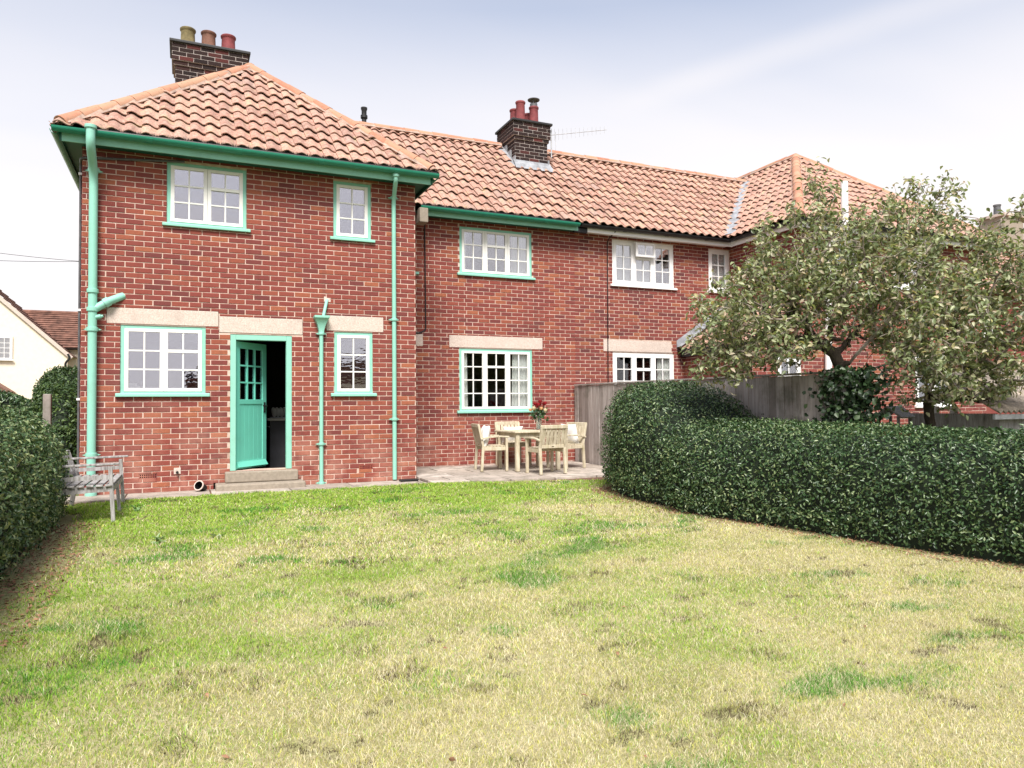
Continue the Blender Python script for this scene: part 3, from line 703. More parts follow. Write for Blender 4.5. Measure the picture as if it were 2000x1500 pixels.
# ------------------------------------------------------------------ the near house (green trim)
D, M = 11.45, 13.05                 # wing front, main front
PX = 7.25                           # party line
WL, WR = -1.27, 3.42
EZ = 4.78                           # soffit height
A = thing('brick_house', 'red brick house with green painted windows, gutters, pipes and half-open door', 'house', (1.1, 11.45, 0), world=True)
hl = lambda x0, x1, z0, z1, o: (x0-o, x1-o, z0, z1)
win_holes = [(-.23, .84, 3.81, 4.70), (2.11, 2.70, 3.81, 4.70), (-.80, .29, 1.385, 2.345), (2.12, 2.72, 1.385, 2.345), (.62, 1.49, .26, 2.26)]
lintels_A = [(-.97, .46, 2.355, 2.58), (.465, 1.65, 2.275, 2.515), (2.0, 2.895, 2.355, 2.595)]
airbricks = [(-.56, -.335, .205, .27), (2.50, 2.715, .205, .27)]
vent = [(.40, 1.63, -.1, .10)]
wingw = Wall(A, 'wall', (WL, D, 0), (1,0,0), (0,-1,0), WR-WL, EZ, [hl(*h, WL) for h in win_holes+lintels_A+airbricks+vent], off=.05)
main_holes = [(4.77, 6.29, 3.70, 4.60), (4.75, 6.28, 1.085, 2.275), (4.55, 6.51, 2.285, 2.52), (3.62, 4.04, 2.29, 2.52)]
mainw = Wall(A, 'wall', (WR, M, 0), (1,0,0), (0,-1,0), PX-WR, EZ, [hl(*h, WR) for h in main_holes], off=.03)
sideL = Wall(A, 'wall', (WL-.002, 17.8, 0), (0,-1,0), (-1,0,0), 17.8-D-.003, EZ, [])
sideR = Wall(A, 'wall', (WR+.002, D+.003, 0), (0,1,0), (1,0,0), M-D-.004, EZ, [])
lay_bricks(A, [wingw, mainw, sideL, sideR])
part('wall', MB().box(WL+.3, PX, 17.8, 18.0, 0, EZ), 'mortar', A)
for h in lintels_A: part('lintel', MB().box(h[0]+.004, h[1]-.004, D-.009, D+.2, h[2]+.003, h[3]-.003), 'lintel', A, bevel=.006)
part('lintel', MB().box(4.554, 6.506, M-.009, M+.2, 2.289, 2.516), 'lintel', A, bevel=.006)
part('lintel', MB().box(3.5, 4.036, M-.009, M+.2, 2.294, 2.516), 'lintel', A, bevel=.006)
for h in airbricks:
    ab = part('airbrick', MB().box(h[0]+.006, h[1]-.006, D+.012, D+.05, h[2]+.004, h[3]-.004), 'black_metal', A)
    g = MB(); n = 8
    for i in range(n+1): xx_ = h[0]+.006+(h[1]-h[0]-.012)*i/n; g.box(xx_-.006, xx_+.006, D-.004, D+.0115, h[2]+.004, h[3]-.004)
    for z in (h[2]+.004, (h[2]+h[3])/2, h[3]-.004): g.box(h[0]+.006, h[1]-.006, D-.0035, D+.0105, z-.006, z+.006)
    part('grille', g, 'brick', ab)
# rooms behind the glass
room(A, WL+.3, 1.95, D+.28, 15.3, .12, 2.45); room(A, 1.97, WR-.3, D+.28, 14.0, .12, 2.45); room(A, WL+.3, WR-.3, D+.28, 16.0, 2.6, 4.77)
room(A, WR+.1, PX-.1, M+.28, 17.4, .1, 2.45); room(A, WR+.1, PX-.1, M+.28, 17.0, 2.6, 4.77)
w1 = window(A, D, -.23, .84, 3.815, 4.70, [(2, 3, 0), (2, 3, 1)])
w2 = window(A, D, 2.11, 2.70, 3.815, 4.70, [(2, 3, 0)])
w3 = window(A, D, -.80, .29, 1.39, 2.345, [(2, 3, 0), (2, 3, 1)])
w4 = window(A, D, 2.12, 2.72, 1.39, 2.345, [(2, 3, 0)])
w5 = window(A, M, 4.77, 6.29, 3.705, 4.60, [(2, 3, 0), (2, 3, 1), (2, 3, 0)], gmat='glass_mid')
w6 = window(A, M, 4.75, 6.28, 1.09, 2.275, [(2, 4, 0), (2, 4, 1), (2, 4, 0)], gmat='glass_clear')
curtain(A, 5.88, 6.22, M+.085, 3.74, 4.58, 6); curtain(A, 4.83, 4.93, M+.085, 3.74, 4.58, 2)
curtain(A, 5.86, 6.24, M+.085, 1.12, 2.24, 6, -.06); curtain(A, 4.82, 4.95, M+.085, 1.12, 2.24, 2, -.03)
# door frame, open door, steps
df = part('door_frame', MB().box(.62, .70, D+.006, D+.11, .262, 2.258).box(1.41, 1.49, D+.006, D+.11, .262, 2.258).box(.70, 1.41, D+.006, D+.11, 2.178, 2.258), 'green_paint', A, bevel=.005)
dr = bpy.data.objects.new('door', None); COL.objects.link(dr); dr.parent = A; dr.location = Vector((.705, D+.075, .275)) - A.location; dr.rotation_euler = (0, 0, rad(47))
DW, DH = .70, 1.89
for x0_, x1_ in ((0, .09), (DW-.09, DW)): part('stile', MB().box(x0_, x1_, 0, .04, 0, DH), 'green_door', dr, bevel=.004)
for z0_, z1_ in ((0, .12), (.96, 1.03), (DH-.10, DH)): part('door_rail', MB().box(.09, DW-.09, .001, .039, z0_, z1_), 'green_door', dr, bevel=.003)
for k in range(5): xk = .09+(DW-.18)*k/5; part('door_board', MB().box(xk+.002, xk+(DW-.18)/5-.002, .010, .03, .12, .96), 'green_door', dr, bevel=.003)
gx0, gx1, gz0, gz1 = .09, DW-.09, 1.03, DH-.10; pw, ph = (gx1-gx0)/3, (gz1-gz0)/3
for c in (1, 2):
    part('glazing_bar', MB().box(gx0+c*pw-.011, gx0+c*pw+.011, .004, .036, gz0, gz1), 'green_door', dr); part('glazing_bar', MB().box(gx0, gx1, .006, .034, gz0+c*ph-.011, gz0+c*ph+.011), 'green_door', dr)
for c in range(3):
    for r in range(3):
        p = part('pane', MB().box(-pw/2, pw/2, -.002, .002, -ph/2, ph/2), 'glass_clear', dr); p.location = (gx0+(c+.5)*pw, .02, gz0+(r+.5)*ph)
wb = MB(); wb.add([(0.02, 0, .02), (DW-.02, 0, .02), (DW-.02, -.05, .03), (.02, -.05, .03), (.02, 0, .11), (DW-.02, 0, .11)], [(0,3,2,1),(3,4,5,2),(0,4,3),(1,2,5)]); part('weather_bar', wb, 'green_door', dr)
part('handle', MB().tube([(DW-.045, 0, .93), (DW-.045, -.05, .93)], .011, 8).tube([(DW-.045, -.05, .93), (DW-.15, -.055, .935)], .011, 8).box(DW-.065, DW-.025, -.006, .0, .83, .99), 'black_metal', dr, 50)
part('step', MB().box(.55, 1.56, D-.17, D-.001, .105, .257), 'concrete', A, bevel=.015)
part('step', MB().box(.42, 1.64, D-.38, D-.001, -.02, .10), 'concrete', A, bevel=.02)
# roof of the wing: hipped
RX0, RX1, RY0 = -1.55, 3.66, 11.08; RZ = 4.87; HWD = (RX1-RX0)/2; CXW = (RX0+RX1)/2; PKY = RY0+HWD; PKZ = 7.19; TN = (PKZ-RZ)/HWD
cs_, sn_ = 1/math.hypot(1, TN), TN/math.hypot(1, TN); SLEN = HWD/cs_
MY0, MZ0, MRY = 12.72, 4.80, 15.2; MRZ = MZ0 + .9*(MRY-MY0); mc, ms = 1/math.hypot(1, .9), .9/math.hypot(1, .9); MLEN = (MRY-MY0)/mc
deck = MB().add([(RX0, RY0, RZ), (RX1, RY0, RZ), (CXW, PKY, PKZ), (CXW, 18.2, PKZ), (RX0, 18.2, RZ), (RX1, 18.2, RZ)], [(0,1,2), (0,2,3,4), (1,5,3,2)])
deck.add([(WR-.3, MY0, MZ0), (PX, MY0, MZ0), (PX, MRY, MRZ), (WR-2.2, MRY, MRZ), (PX, 2*MRY-MY0, MZ0), (WR-.3, 2*MRY-MY0, MZ0)], [(0,1,2,3), (3,2,4,5)])
roofA = part('roof', deck, 'black_metal', A)
lt = 2*HWD
s_front = Slope((RX0, RY0, RZ), (1,0,0), (0,cs_,sn_), (0,-sn_,cs_), lt, SLEN, [(-1, cs_, .03), (1, cs_, lt+.03)])
s_left = Slope((RX0, 18.2, RZ), (0,-1,0), (cs_,0,sn_), (-sn_,0,cs_), 18.2-RY0, SLEN, [(1, cs_, 18.2-RY0+.03), (0, 1, SLEN)], lambda p: False)
s_right = Slope((RX1, RY0, RZ), (0,1,0), (-cs_,0,sn_), (sn_,0,cs_), 4.2, SLEN, [(-1, cs_, .03), (0, 1, SLEN), (1, 0, 4.2)], lambda p: False)
# main slope, from under the wing's edge to the party line
s_main = Slope((WR-.25, MY0, MZ0), (1,0,0), (0,mc,ms), (0,-ms,mc), PX-WR+.25, MLEN, [(0, 1, MLEN), (1, 0, PX-WR+.25), (-1, -.0, .3)], lambda p: p.x > 3.75+(p.y-12.7)*.05)
lay_tiles(A, roofA, [s_front, s_left, s_right, s_main])
ridge_run(roofA, (RX0+.06, RY0+.06, RZ+.10), (CXW, PKY, PKZ+.05)); ridge_run(roofA, (RX1-.06, RY0+.06, RZ+.10), (CXW, PKY, PKZ+.05))
ridge_run(roofA, (CXW, PKY, PKZ+.06), (CXW, 18.2, PKZ+.06)); ridge_run(roofA, (2.4, MRY, MRZ+.06), (6.55, MRY, MRZ+.06))
# fascia, soffit, gutters
part('fascia', MB().box(RX0+.07, RX1-.07, RY0+.06, RY0+.085, 4.715, 4.86), 'green_paint', A, bevel=.004)
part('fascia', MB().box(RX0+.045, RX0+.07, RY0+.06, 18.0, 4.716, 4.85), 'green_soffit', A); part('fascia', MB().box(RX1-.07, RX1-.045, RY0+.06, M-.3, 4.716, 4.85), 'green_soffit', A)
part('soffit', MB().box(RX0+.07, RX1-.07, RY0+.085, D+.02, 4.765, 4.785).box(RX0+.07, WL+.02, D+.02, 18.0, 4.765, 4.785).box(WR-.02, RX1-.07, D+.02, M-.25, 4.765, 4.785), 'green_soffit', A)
part('fascia', MB().box(WR+.55, PX-.06, MY0+.05, MY0+.075, 4.665, 4.79), 'green_paint', A, bevel=.004)
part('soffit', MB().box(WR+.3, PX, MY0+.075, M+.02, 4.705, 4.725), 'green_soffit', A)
gutter_run(A, (RX0-.03, RY0-.03, 4.862), (RX1+.03, RY0-.03, 4.862), 'green_gutter', .062)
gutter_run(A, (RX0-.01, 18.0, 4.86), (RX0-.01, RY0+.06, 4.86), 'green_gutter', .06, False); gutter_run(A, (RX1+.01, RY0+.06, 4.86), (RX1+.01, M-.3, 4.86), 'green_gutter', .06, False)
gutter_run(A, (WR+.47, MY0-.035, 4.80), (PX-.08, MY0-.035, 4.79), 'green_gutter', .062)
bristles(A, (RX0+.35, RY0-.045, 4.862), (RX1, RY0-.045, 4.862), 4200); bristles(A, (WR+.5, MY0-.05, 4.80), (PX-.2, MY0-.05, 4.79), 2800)
part('eaves_box', MB().box(3.86, 4.02, 12.62, 12.9, 4.50, 4.76), 'concrete', A, bevel=.01)
part('bracket', MB().box(3.80, 3.96, M-.05, M-.002, 3.62, 3.66), 'green_paint', A)
# soil pipe at the left corner
SX, SY = -1.13, D-.085
sp = part('soil_pipe', MB().tube(bend([(SX, RY0-.11, 4.90), (SX, RY0-.11, 4.66), (SX, SY, 4.40), (SX, SY, .0)], 6, .42), .055, 18), 'green_paint', A, 40)
for z, ea in ((4.43, True), (2.78, False), (2.53, False), (2.26, True), (.56, True), (.03, False)): collar(sp, (SX, SY, z), .055, ea, ring=.06)
collar(sp, (SX, RY0-.11, 4.89), .055, False, ring=.05)
part('branch', MB().tube([(SX, SY, 2.52), (SX+.20, SY+.01, 2.655), (SX+.36, D+.02, 2.745)], .052, 16), 'green_paint', sp, 40)
bj = MB(); dvec = Vector((.20, .01, .135)).normalized(); bc = Vector((SX+.17, SY+.008, 2.635)); bj.tube([bc-dvec*.035, bc+dvec*.035], .064, 16); part('branch_collar', bj, 'green_paint', sp, 40)
part('access_stub', MB().tube([(SX+.03, SY-.01, 2.42), (SX+.105, SY-.03, 2.435)], .03, 12).tube([(SX+.105, SY-.03, 2.435), (SX+.13, SY-.035, 2.44)], .018, 10), 'green_paint', sp, 40)
# waste hopper pipe
HX, HYp = 1.915, D-.062
hp = part('waste_pipe', MB().tube([(HX, HYp, 2.40), (HX, HYp, .01)], .030, 14), 'green_paint', A, 40)
hopper = MB()
prof = [(2.30, .036, .036), (2.36, .042, .040), (2.43, .060, .046), (2.52, .098, .066), (2.535, .112, .076), (2.57, .112, .076)]
for z, hw, hd in prof: hopper.V += [(HX-hw, HYp+.05-2*hd, z), (HX+hw, HYp+.05-2*hd, z), (HX+hw, HYp+.055, z), (HX-hw, HYp+.055, z)]
for i in range(len(prof)-1):
    for k in range(4): hopper.F.append((i*4+k, i*4+(k+1) % 4, i*4+4+(k+1) % 4, i*4+4+k))
hopper.F += [(3,2,1,0), (20,21,22,23)]
part('hopper_head', hopper, 'green_paint', hp, 30, bevel=.003)
part('waste_spout', MB().tube([(HX+.10, D+.02, 2.84), (HX+.085, D-.03, 2.80), (HX+.02, HYp-.01, 2.52)], .024, 12), 'green_paint', hp, 40)
part('patch', MB().box(HX+.05, HX+.15, D-.008, D-.002, 2.80, 2.88), 'lintel', hp)
for z in (2.30, .62, .03): collar(hp, (HX, HYp, z), .030, True, ring=.04)
# rainwater pipe on the right
QX, QY = 3.05, D-.068
rp = part('rainwater_pipe', MB().tube(bend([(QX-.045, RY0, 4.82), (QX-.045, RY0, 4.70), (QX, QY, 4.50), (QX, QY, .03)], 6, .42), .034, 14), 'green_paint', A, 40)
for z, ea in ((4.51, True), (2.56, True), (.98, True)): collar(rp, (QX, QY, z), .034, ea, ring=.045)
collar(rp, (QX-.045, RY0, 4.79), .036, False, ring=.07)
# thin pipes and cables
cable(A, [(WL-.035, D+.12, .05), (WL-.035, D+.12, 4.56), (WL-.02, D-.03, 4.60), (.0, D-.03, 4.71)], .017, 'grey_plastic', 'overflow_pipe')
for z in (1.30, 2.52, 4.40): part('pipe_clip', MB().box(WL-.06, WL-.001, D+.09, D+.15, z, z+.03), 'white_upvc', A)
cable(A, [(4.0, M-.3, 4.62), (4.08, M-.016, 4.48), (4.085, M-.014, 3.4), (4.09, M-.014, 2.60), (3.98, M-.014, 2.535), (3.5, M-.014, 2.535)], .013)
tp = part('wall_outlet', MB().box(-.12, -.03, D-.012, D-.003, .25, .34), 'lintel', A, bevel=.01); part('outlet_pipe', MB().tube([(-.075, D-.004, .28), (-.075, D-.07, .275)], .018, 10), 'black_metal', tp)
# chimney on the wing ridge
def chimney(house, x0, x1, y0, y1, z0, zs, zt, label):
    ch = part('chimney', MB().box(x0, x1, y0, y1, z0, zt), 'mortar_dark', house)
    if label: ch['label'] = label
    mb = MB(); cz = .0765
    def ring(X0, X1, Y0, Y1, za, n, odd0):
        for k in range(n):
            zz = za + k*cz
            for (o, da, dn, ln) in (((X0, Y0), (1,0), (0,-1), X1-X0), ((X0, Y1), (0,-1), (-1,0), Y1-Y0), ((X1, Y0), (0,1), (1,0), Y1-Y0)):
                R = Matrix((Vector((*da, 0)), -Vector((*dn, 0)), Vector((0,0,1)))).transposed(); a = -(.1175 if (k+odd0) % 2 else 0)
                while a < ln:
                    p0, p1 = max(a+.005, 0), min(a+.23, ln); a += .235
                    if p1-p0 < .03: continue
                    vs, fs = brick_shape(p1-p0, cz-.012, .0015); c = Vector((o[0], o[1], 0)) + Vector((*da, 0))*((p0+p1)/2) + Vector((0,0,zz+cz/2)) + Vector((*dn, 0))*random.uniform(-.002,.002)
                    mb.add([c + R @ Vector(v) for v in vs], fs)
    n1 = int(round((zs-z0)/cz)); ring(x0, x1, y0, y1, z0, n1, 0)
    zs2 = z0 + n1*cz
    for i, (g, n) in enumerate(((.03, 1), (.058, 4))):
        zz = zs2 + (cz if i else 0)
        part('corbel', MB().box(x0-g, x1+g, y0-g, y1+g, zz, zz+n*cz+(.001 if i else 0)), 'mortar_dark', ch); ring(x0-g, x1+g, y0-g, y1+g, zz, n, i)
    zc = zs2 + 5*cz
    part('capping', MB().box(x0-.10, x1+.10, y0-.10, y1+.10, zc+.001, zc+.055), 'black_metal', ch, bevel=.012)
    fl = MB(); fl.V = [(x0-.04, y0-.04, zc+.05), (x1+.04, y0-.04, zc+.05), (x1+.04, y1+.04, zc+.05), (x0-.04, y1+.04, zc+.05), (x0+.12, y0+.12, zc+.09), (x1-.12, y0+.12, zc+.09), (x1-.12, y1-.12, zc+.09), (x0+.12, y1-.12, zc+.09)]; fl.F = [(4,5,6,7),(0,1,5,4),(1,2,6,5),(2,3,7,6),(3,0,4,7)]
    part('flaunching', fl, 'bedding', ch); part('brickwork', mb, 'brick_dark', ch, kind='stuff')
    return ch, zc
def pot(ch, x, y, z, r, h, mat):
    return part('chimney_pot', MB().lathe((x, y, z), [(r, 0), (r*.97, h*.5), (r*.93, h-.06), (r*.95, h-.055), (r*1.07, h-.04), (r*1.09, h-.01), (r*1.02, h), (r*.8, h), (r*.78, h-.15)], 20), mat, ch, 40)
ch1, zc = chimney(A, -.155, 1.0, 14.2, 14.75, 6.3, 7.32, 7.73, 'broad dark brick chimney with three pots behind the hip')
for x, m_ in ((.045, 'pot_moss'), (.395, 'pot_brown'), (.735, 'pot_red')): pot(ch1, x, 14.47, zc+.03, .125, .40, m_)
ch2, zc = chimney(A, 6.63, 7.42, 14.55, 15.35, 5.9, 7.06, 7.40, 'smaller dark brick chimney with four red pots on the main ridge')
for x, y, h in ((6.82, 14.98, .42), (6.84, 14.70, .50), (7.19, 15.05, .40), (7.18, 14.72, .44)): p4 = pot(ch2, x, y, zc+.03, .105, h, 'pot_red')
cw = MB().lathe((7.18, 14.72, zc+.44), [(.085, 0), (.085, .10), (.06, .10)], 16).lathe((7.18, 14.72, zc+.64), [(.03, .0), (.135, -.015), (.14, 0), (.02, .045)], 16)
for a in (0, 2.1, 4.2): cw.bar((7.18+.075*math.cos(a), 14.72+.075*math.sin(a), zc+.5), (7.18+.075*math.cos(a), 14.72+.075*math.sin(a), zc+.64), .012, .012)
part('cowl', cw, 'grey_plastic', ch2, 40)
fz = lambda y: MZ0 + .9*(y-MY0)
fl = MB()
fl.add([(6.58, 14.53, fz(14.53)+.16), (7.47, 14.53, fz(14.53)+.16), (7.50, 14.32, fz(14.32)+.10), (6.55, 14.32, fz(14.32)+.10), (6.58, 14.535, fz(14.53)+.02), (7.47, 14.535, fz(14.53)+.02)], [(3,2,1,0),(0,1,5,4)])
for k in range(3):
    ya, yb = 14.5+k*.22, 14.5+(k+1)*.22; fl.box(6.60, 6.622, ya, yb, fz(ya)+.0, fz(ya)+.26); fl.box(7.428, 7.45, ya, yb, fz(ya)+.0, fz(ya)+.26)
fl.add([(6.61, 14.4, fz(14.4)+.09), (6.61, 15.2, fz(15.2)+.09), (6.47, 15.2, fz(15.2)+.075), (6.47, 14.4, fz(14.4)+.075)], [(0,1,2,3)])
part('flashing', fl, 'lead', ch2)
fl = part('vent_terminal', MB().lathe((3.50, 15.45, 6.75), [(.05, 0), (.05, .58), (.075, .60), (.075, .66), (.055, .68), (.055, .76), (.07, .80), (.07, .83)], 14), 'black_plastic', A, 40)
# things in the kitchen
kc = thing('kitchen_cabinet', 'dark kitchen cabinet with pale worktop inside the open door', 'cabinet', (1.62, 13.2, .12))
part('carcass', MB().box(-.30, .30, -.35, .35, 0, .84), 'cabinet', kc, bevel=.004); part('worktop', MB().box(-.34, .34, -.39, .39, .841, .88), 'worktop', kc, bevel=.006); part('door_rail', MB().tube([(-.31, -.30, .74), (-.31, .30, .74)], .012, 8), 'galvanised', kc, 40)
dk = thing('dish_rack', 'wire rack with white plates on the kitchen worktop', 'dish rack', (1.52, 13.05, 1.002))
part('rack', MB().bar((-.17,-.12,.012),(.17,-.12,.012),.01,.01).bar((-.17,.12,.012),(.17,.12,.012),.01,.01).bar((-.17,-.12,.012),(-.17,.12,.012),.01,.01).bar((.17,-.12,.012),(.17,.12,.012),.01,.01), 'galvanised', dk)
for i in range(4):
    m_ = MB().lathe((0,0,0), [(.04,0),(.085,.010),(.087,.014),(.04,.005)], 18); p = part('plate', m_, 'china', dk, 40); p.location = (-.13+.06*i, 0, .10); p.rotation_euler = (0, rad(82), rad(20))

bx_ = part('storage_box', MB().box(-.735, -.56, D+.12, D+.22, 1.42, 1.50).box(-.70, -.60, D+.125, D+.215, 1.5005, 1.54), 'china', None, bevel=.006); tag(bx_, 'white box on the inner sill of the lower left window', 'box')
# ------------------------------------------------------------------ the neighbouring house (white trim)
NW, NE, NF = 11.25, 16.95, 11.05     # neighbour wing: left wall, right wall, front
B = thing('neighbour_house', 'attached brick house with white windows and black gutters beyond the fence', 'house', (12.0, 13.05, 0), world=True)
hb = [(8.15, 9.71, 3.69, 4.64), (8.13, 9.68, 1.085, 2.275), (7.91, 9.62, 2.285, 2.53), (10.65, 11.235, 3.69, 4.64)]
nmain = Wall(B, 'wall', (PX, M, 0), (1,0,0), (0,-1,0), NW-PX, EZ, [hl(*h, PX) for h in hb], 'brick_neighbour', shade=lambda a, z: z > 1.75 and a < 3.4, off=.11)
nside = Wall(B, 'wall', (NW-.002, M-.001, 0), (0,-1,0), (-1,0,0), M-NF-.004, EZ, [], 'brick_neighbour', shade=lambda a, z: False)
fh = [(12.25, 12.95, 3.66, 4.60), (14.0, 15.1, 3.66, 4.60), (14.6, 15.8, 1.1, 2.25)]
nfront = Wall(B, 'wall', (NW, NF, 0), (1,0,0), (0,-1,0), NE-NW, EZ, [hl(*h, NW) for h in fh], 'brick_neighbour', shade=lambda a, z: False)
LX, LF = 9.95, 10.95                 # lean-to
lside = Wall(B, 'wall', (LX-.002, M-.001, 0), (0,-1,0), (-1,0,0), M-LF-.004, 2.30, [], 'brick_neighbour', shade=lambda a, z: False)
lfront = Wall(B, 'wall', (LX, LF, 0), (1,0,0), (0,-1,0), NW-LX, 2.30, [(.62, 1.24, 1.05, 2.1)], 'brick_neighbour', shade=lambda a, z: False)
lay_bricks(B, [nmain, nside, nfront, lside, lfront])
part('wall', MB().box(PX, NE, 17.8, 18.0, 0, EZ).box(NE-.3, NE, NF+.3, 17.8, 0, EZ), 'mortar', B)
part('lintel', MB().box(7.914, 9.616, M-.009, M+.2, 2.289, 2.526), 'lintel', B, bevel=.006)
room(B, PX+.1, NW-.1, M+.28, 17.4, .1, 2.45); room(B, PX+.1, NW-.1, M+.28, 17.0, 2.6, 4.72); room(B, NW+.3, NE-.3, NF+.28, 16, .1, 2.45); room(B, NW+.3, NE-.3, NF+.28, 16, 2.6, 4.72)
up = dict(frame='white_upvc', sash='white_upvc', sw=.06, rail=.06, bar=.018, fw=.05)
window(B, M, 8.15, 9.71, 3.695, 4.64, [(2, 3, 0), (2, 3, 1), (2, 3, 0)], gmat='glass_mid', **up)
window(B, M, 8.13, 9.68, 1.09, 2.275, [(2, 4, 0), (2, 4, 1), (2, 4, 0)], gmat='glass_clear', **up)
window(B, M, 10.65, 11.235, 3.695, 4.64, [(2, 3, 0)], gmat='glass_clear', **up)
window(B, NF, 12.25, 12.95, 3.665, 4.60, [(2, 3, 0)], gmat='glass_mid', **up); window(B, NF, 14.0, 15.1, 3.665, 4.60, [(2, 3, 0), (2, 3, 0)], gmat='glass_mid', **up)
window(B, NF, 14.6, 15.8, 1.105, 2.25, [(2, 3, 0), (2, 3, 0)], gmat='glass_clear', **up); window(B, LF, LX+.62, LX+1.24, 1.055, 2.10, [(2, 3, 1)], gmat='glass_clear', **up)
curtain(B, 8.25, 8.68, M+.085, 3.74, 4.6, 6); curtain(B, 8.72, 9.16, M+.085, 3.74, 4.25, 6); curtain(B, 10.72, 11.2, M+.085, 3.74, 4.6, 6); curtain(B, 9.3, 9.6, M+.085, 1.2, 2.2, 5)
# open top light of the upper window
ol = MB().box(8.68, 8.73, M-.10, M-.07, 4.30, 4.60).box(9.12, 9.17, M-.10, M-.07, 4.30, 4.60).box(8.73, 9.12, M-.10, M-.07, 4.30, 4.345).box(8.73, 9.12, M-.10, M-.07, 4.555, 4.60).box(8.915, 8.935, M-.095, M-.075, 4.345, 4.555)
olp = part('open_light', ol, 'white_upvc', B, bevel=.004); part('pane', MB().box(8.73, 9.12, M-.087, M-.083, 4.345, 4.555), 'glass_mid', olp)
# roofs
NRX0, NRX1, NRY0, NRZ = 10.98, 17.22, 10.72, 4.82; nh = (NRX1-NRX0)/2; NCX = (NRX0+NRX1)/2; NPY = NRY0+nh; NPZ = 7.36; nt_ = (NPZ-NRZ)/nh; nc_, ns_ = 1/math.hypot(1, nt_), nt_/math.hypot(1, nt_); nsl = nh/nc_
VX1 = NRX0 + (MRZ-NRZ)/nt_           # where the main ridge meets the neighbour's wing slope
deckB = MB().add([(NRX0, NRY0, NRZ), (NRX1, NRY0, NRZ), (NCX, NPY, NPZ), (NCX, 18.5, NPZ), (NRX0, 18.5, NRZ), (NRX1, 18.5, NRZ)], [(0,1,2), (0,2,3,4), (1,5,3,2)])
deckB.add([(PX, MY0, MZ0), (NRX0+.1, MY0, MZ0), (VX1, MRY, MRZ), (PX, MRY, MRZ), (VX1, 2*MRY-MY0, MZ0), (PX, 2*MRY-MY0, MZ0)], [(0,1,2,3), (3,2,4,5)])
roofB = part('roof', deckB, 'black_metal', B)
ln = VX1-PX
vs_ = (VX1-NRX0)/MLEN
n_main = Slope((PX, MY0, MZ0), (1,0,0), (0,mc,ms), (0,-ms,mc), ln, MLEN, [(0, 1, MLEN), (-1, 0, 0), (1, -vs_, NRX0-PX-.02)], lambda p: p.x < 11.5)
n_front = Slope((NRX0, NRY0, NRZ), (1,0,0), (0,nc_,ns_), (0,-ns_,nc_), 2*nh, nsl, [(-1, nc_, .03), (1, nc_, 2*nh+.03)])
# its left slope runs from the valley to the hip
yv = lambda s: MY0 + (MRY-MY0)*s/ (nsl*(VX1-NRX0)/nh)
lenL = 18.0-NRY0
n_left = Slope((NRX0, 18.0, NRZ), (0,-1,0), (nc_,0,ns_), (-ns_,0,nc_), lenL, nsl, [(1, nc_, lenL+.03), (0, 1, nsl), (-1, -(MRY-MY0)/(nsl*(VX1-NRX0)/nh), -(18.0-MY0)+.02)] if False else [(1, nc_, lenL+.03), (0, 1, nsl), (-1, 1e-9, -(18.0-MRY-.4))])
lay_tiles(B, roofB, [n_main, n_left, n_front])
ridge_run(roofB, (NRX0+.06, NRY0+.06, NRZ+.09), (NCX, NPY, NPZ+.05)); ridge_run(roofB, (NRX1-.06, NRY0+.06, NRZ+.09), (NCX, NPY, NPZ+.05)); ridge_run(roofB, (NCX, NPY, NPZ+.06), (NCX, 18.5, NPZ+.06))
ridge_run(roofB, (7.46, MRY, MRZ+.06), (VX1-.05, MRY, MRZ+.06))
vl = MB(); pa, pb_ = Vector((NRX0-.02, MY0-.02, MZ0+.125)), Vector((VX1, MRY, MRZ+.125)); sd_ = Vector((.10, -.075, .02)); vl.add([pa-sd_, pa+sd_, pb_+sd_, pb_-sd_], [(0,1,2,3)]); vl.add([pa-sd_-Vector((0,0,.05)), pa+sd_-Vector((0,0,.05)), pb_+sd_-Vector((0,0,.05)), pb_-sd_-Vector((0,0,.05))], [(3,2,1,0)])
part('valley_lead', vl, 'lead', roofB)
part('fascia', MB().box(PX+.16, NRX0+.12, MY0+.05, MY0+.075, 4.655, 4.775), 'white_upvc', B, bevel=.004); part('soffit', MB().box(PX, NRX0+.12, MY0+.075, M+.02, 4.70, 4.72), 'white_upvc', B)
part('fascia', MB().box(NRX0+.06, NRX0+.085, NRY0+.06, MY0+.05, 4.655, 4.80), 'white_upvc', B); part('fascia', MB().box(NRX0+.085, NRX1-.06, NRY0+.06, NRY0+.085, 4.656, 4.80), 'white_upvc', B)
part('soffit', MB().box(NRX0+.085, NW+.02, NRY0+.085, MY0+.05, 4.72, 4.74).box(NW+.02, NRX1-.06, NRY0+.085, NF+.02, 4.72, 4.74), 'white_upvc', B)
gutter_run(B, (PX-.03, MY0-.01, 4.79), (NRX0, MY0-.01, 4.79), 'black_plastic', .06); gutter_run(B, (NRX0, MY0-.06, 4.80), (NRX0, NRY0, 4.80), 'black_plastic', .06, False); gutter_run(B, (NRX0-.03, NRY0, 4.80), (NRX1, NRY0, 4.80), 'black_plastic', .06)
part('gutter_end', MB().box(PX-.14, PX+.155, MY0+.055, MY0+.13, 4.64, 4.74), 'black_plastic', B)
cable(B, [(8.05, M-.3, 4.72), (8.03, M-.014, 4.60), (8.02, M-.014, 3.3), (8.0, M-.014, 1.0)], .011)
part('vent_pipe', MB().tube(bend([(12.10, NRY0-.10, 5.62), (12.10, NRY0-.10, 4.62), (12.0, NF-.08, 4.35), (11.9, NF-.08, 0)], 6, .4), .07, 14), 'white_upvc', B, 40)
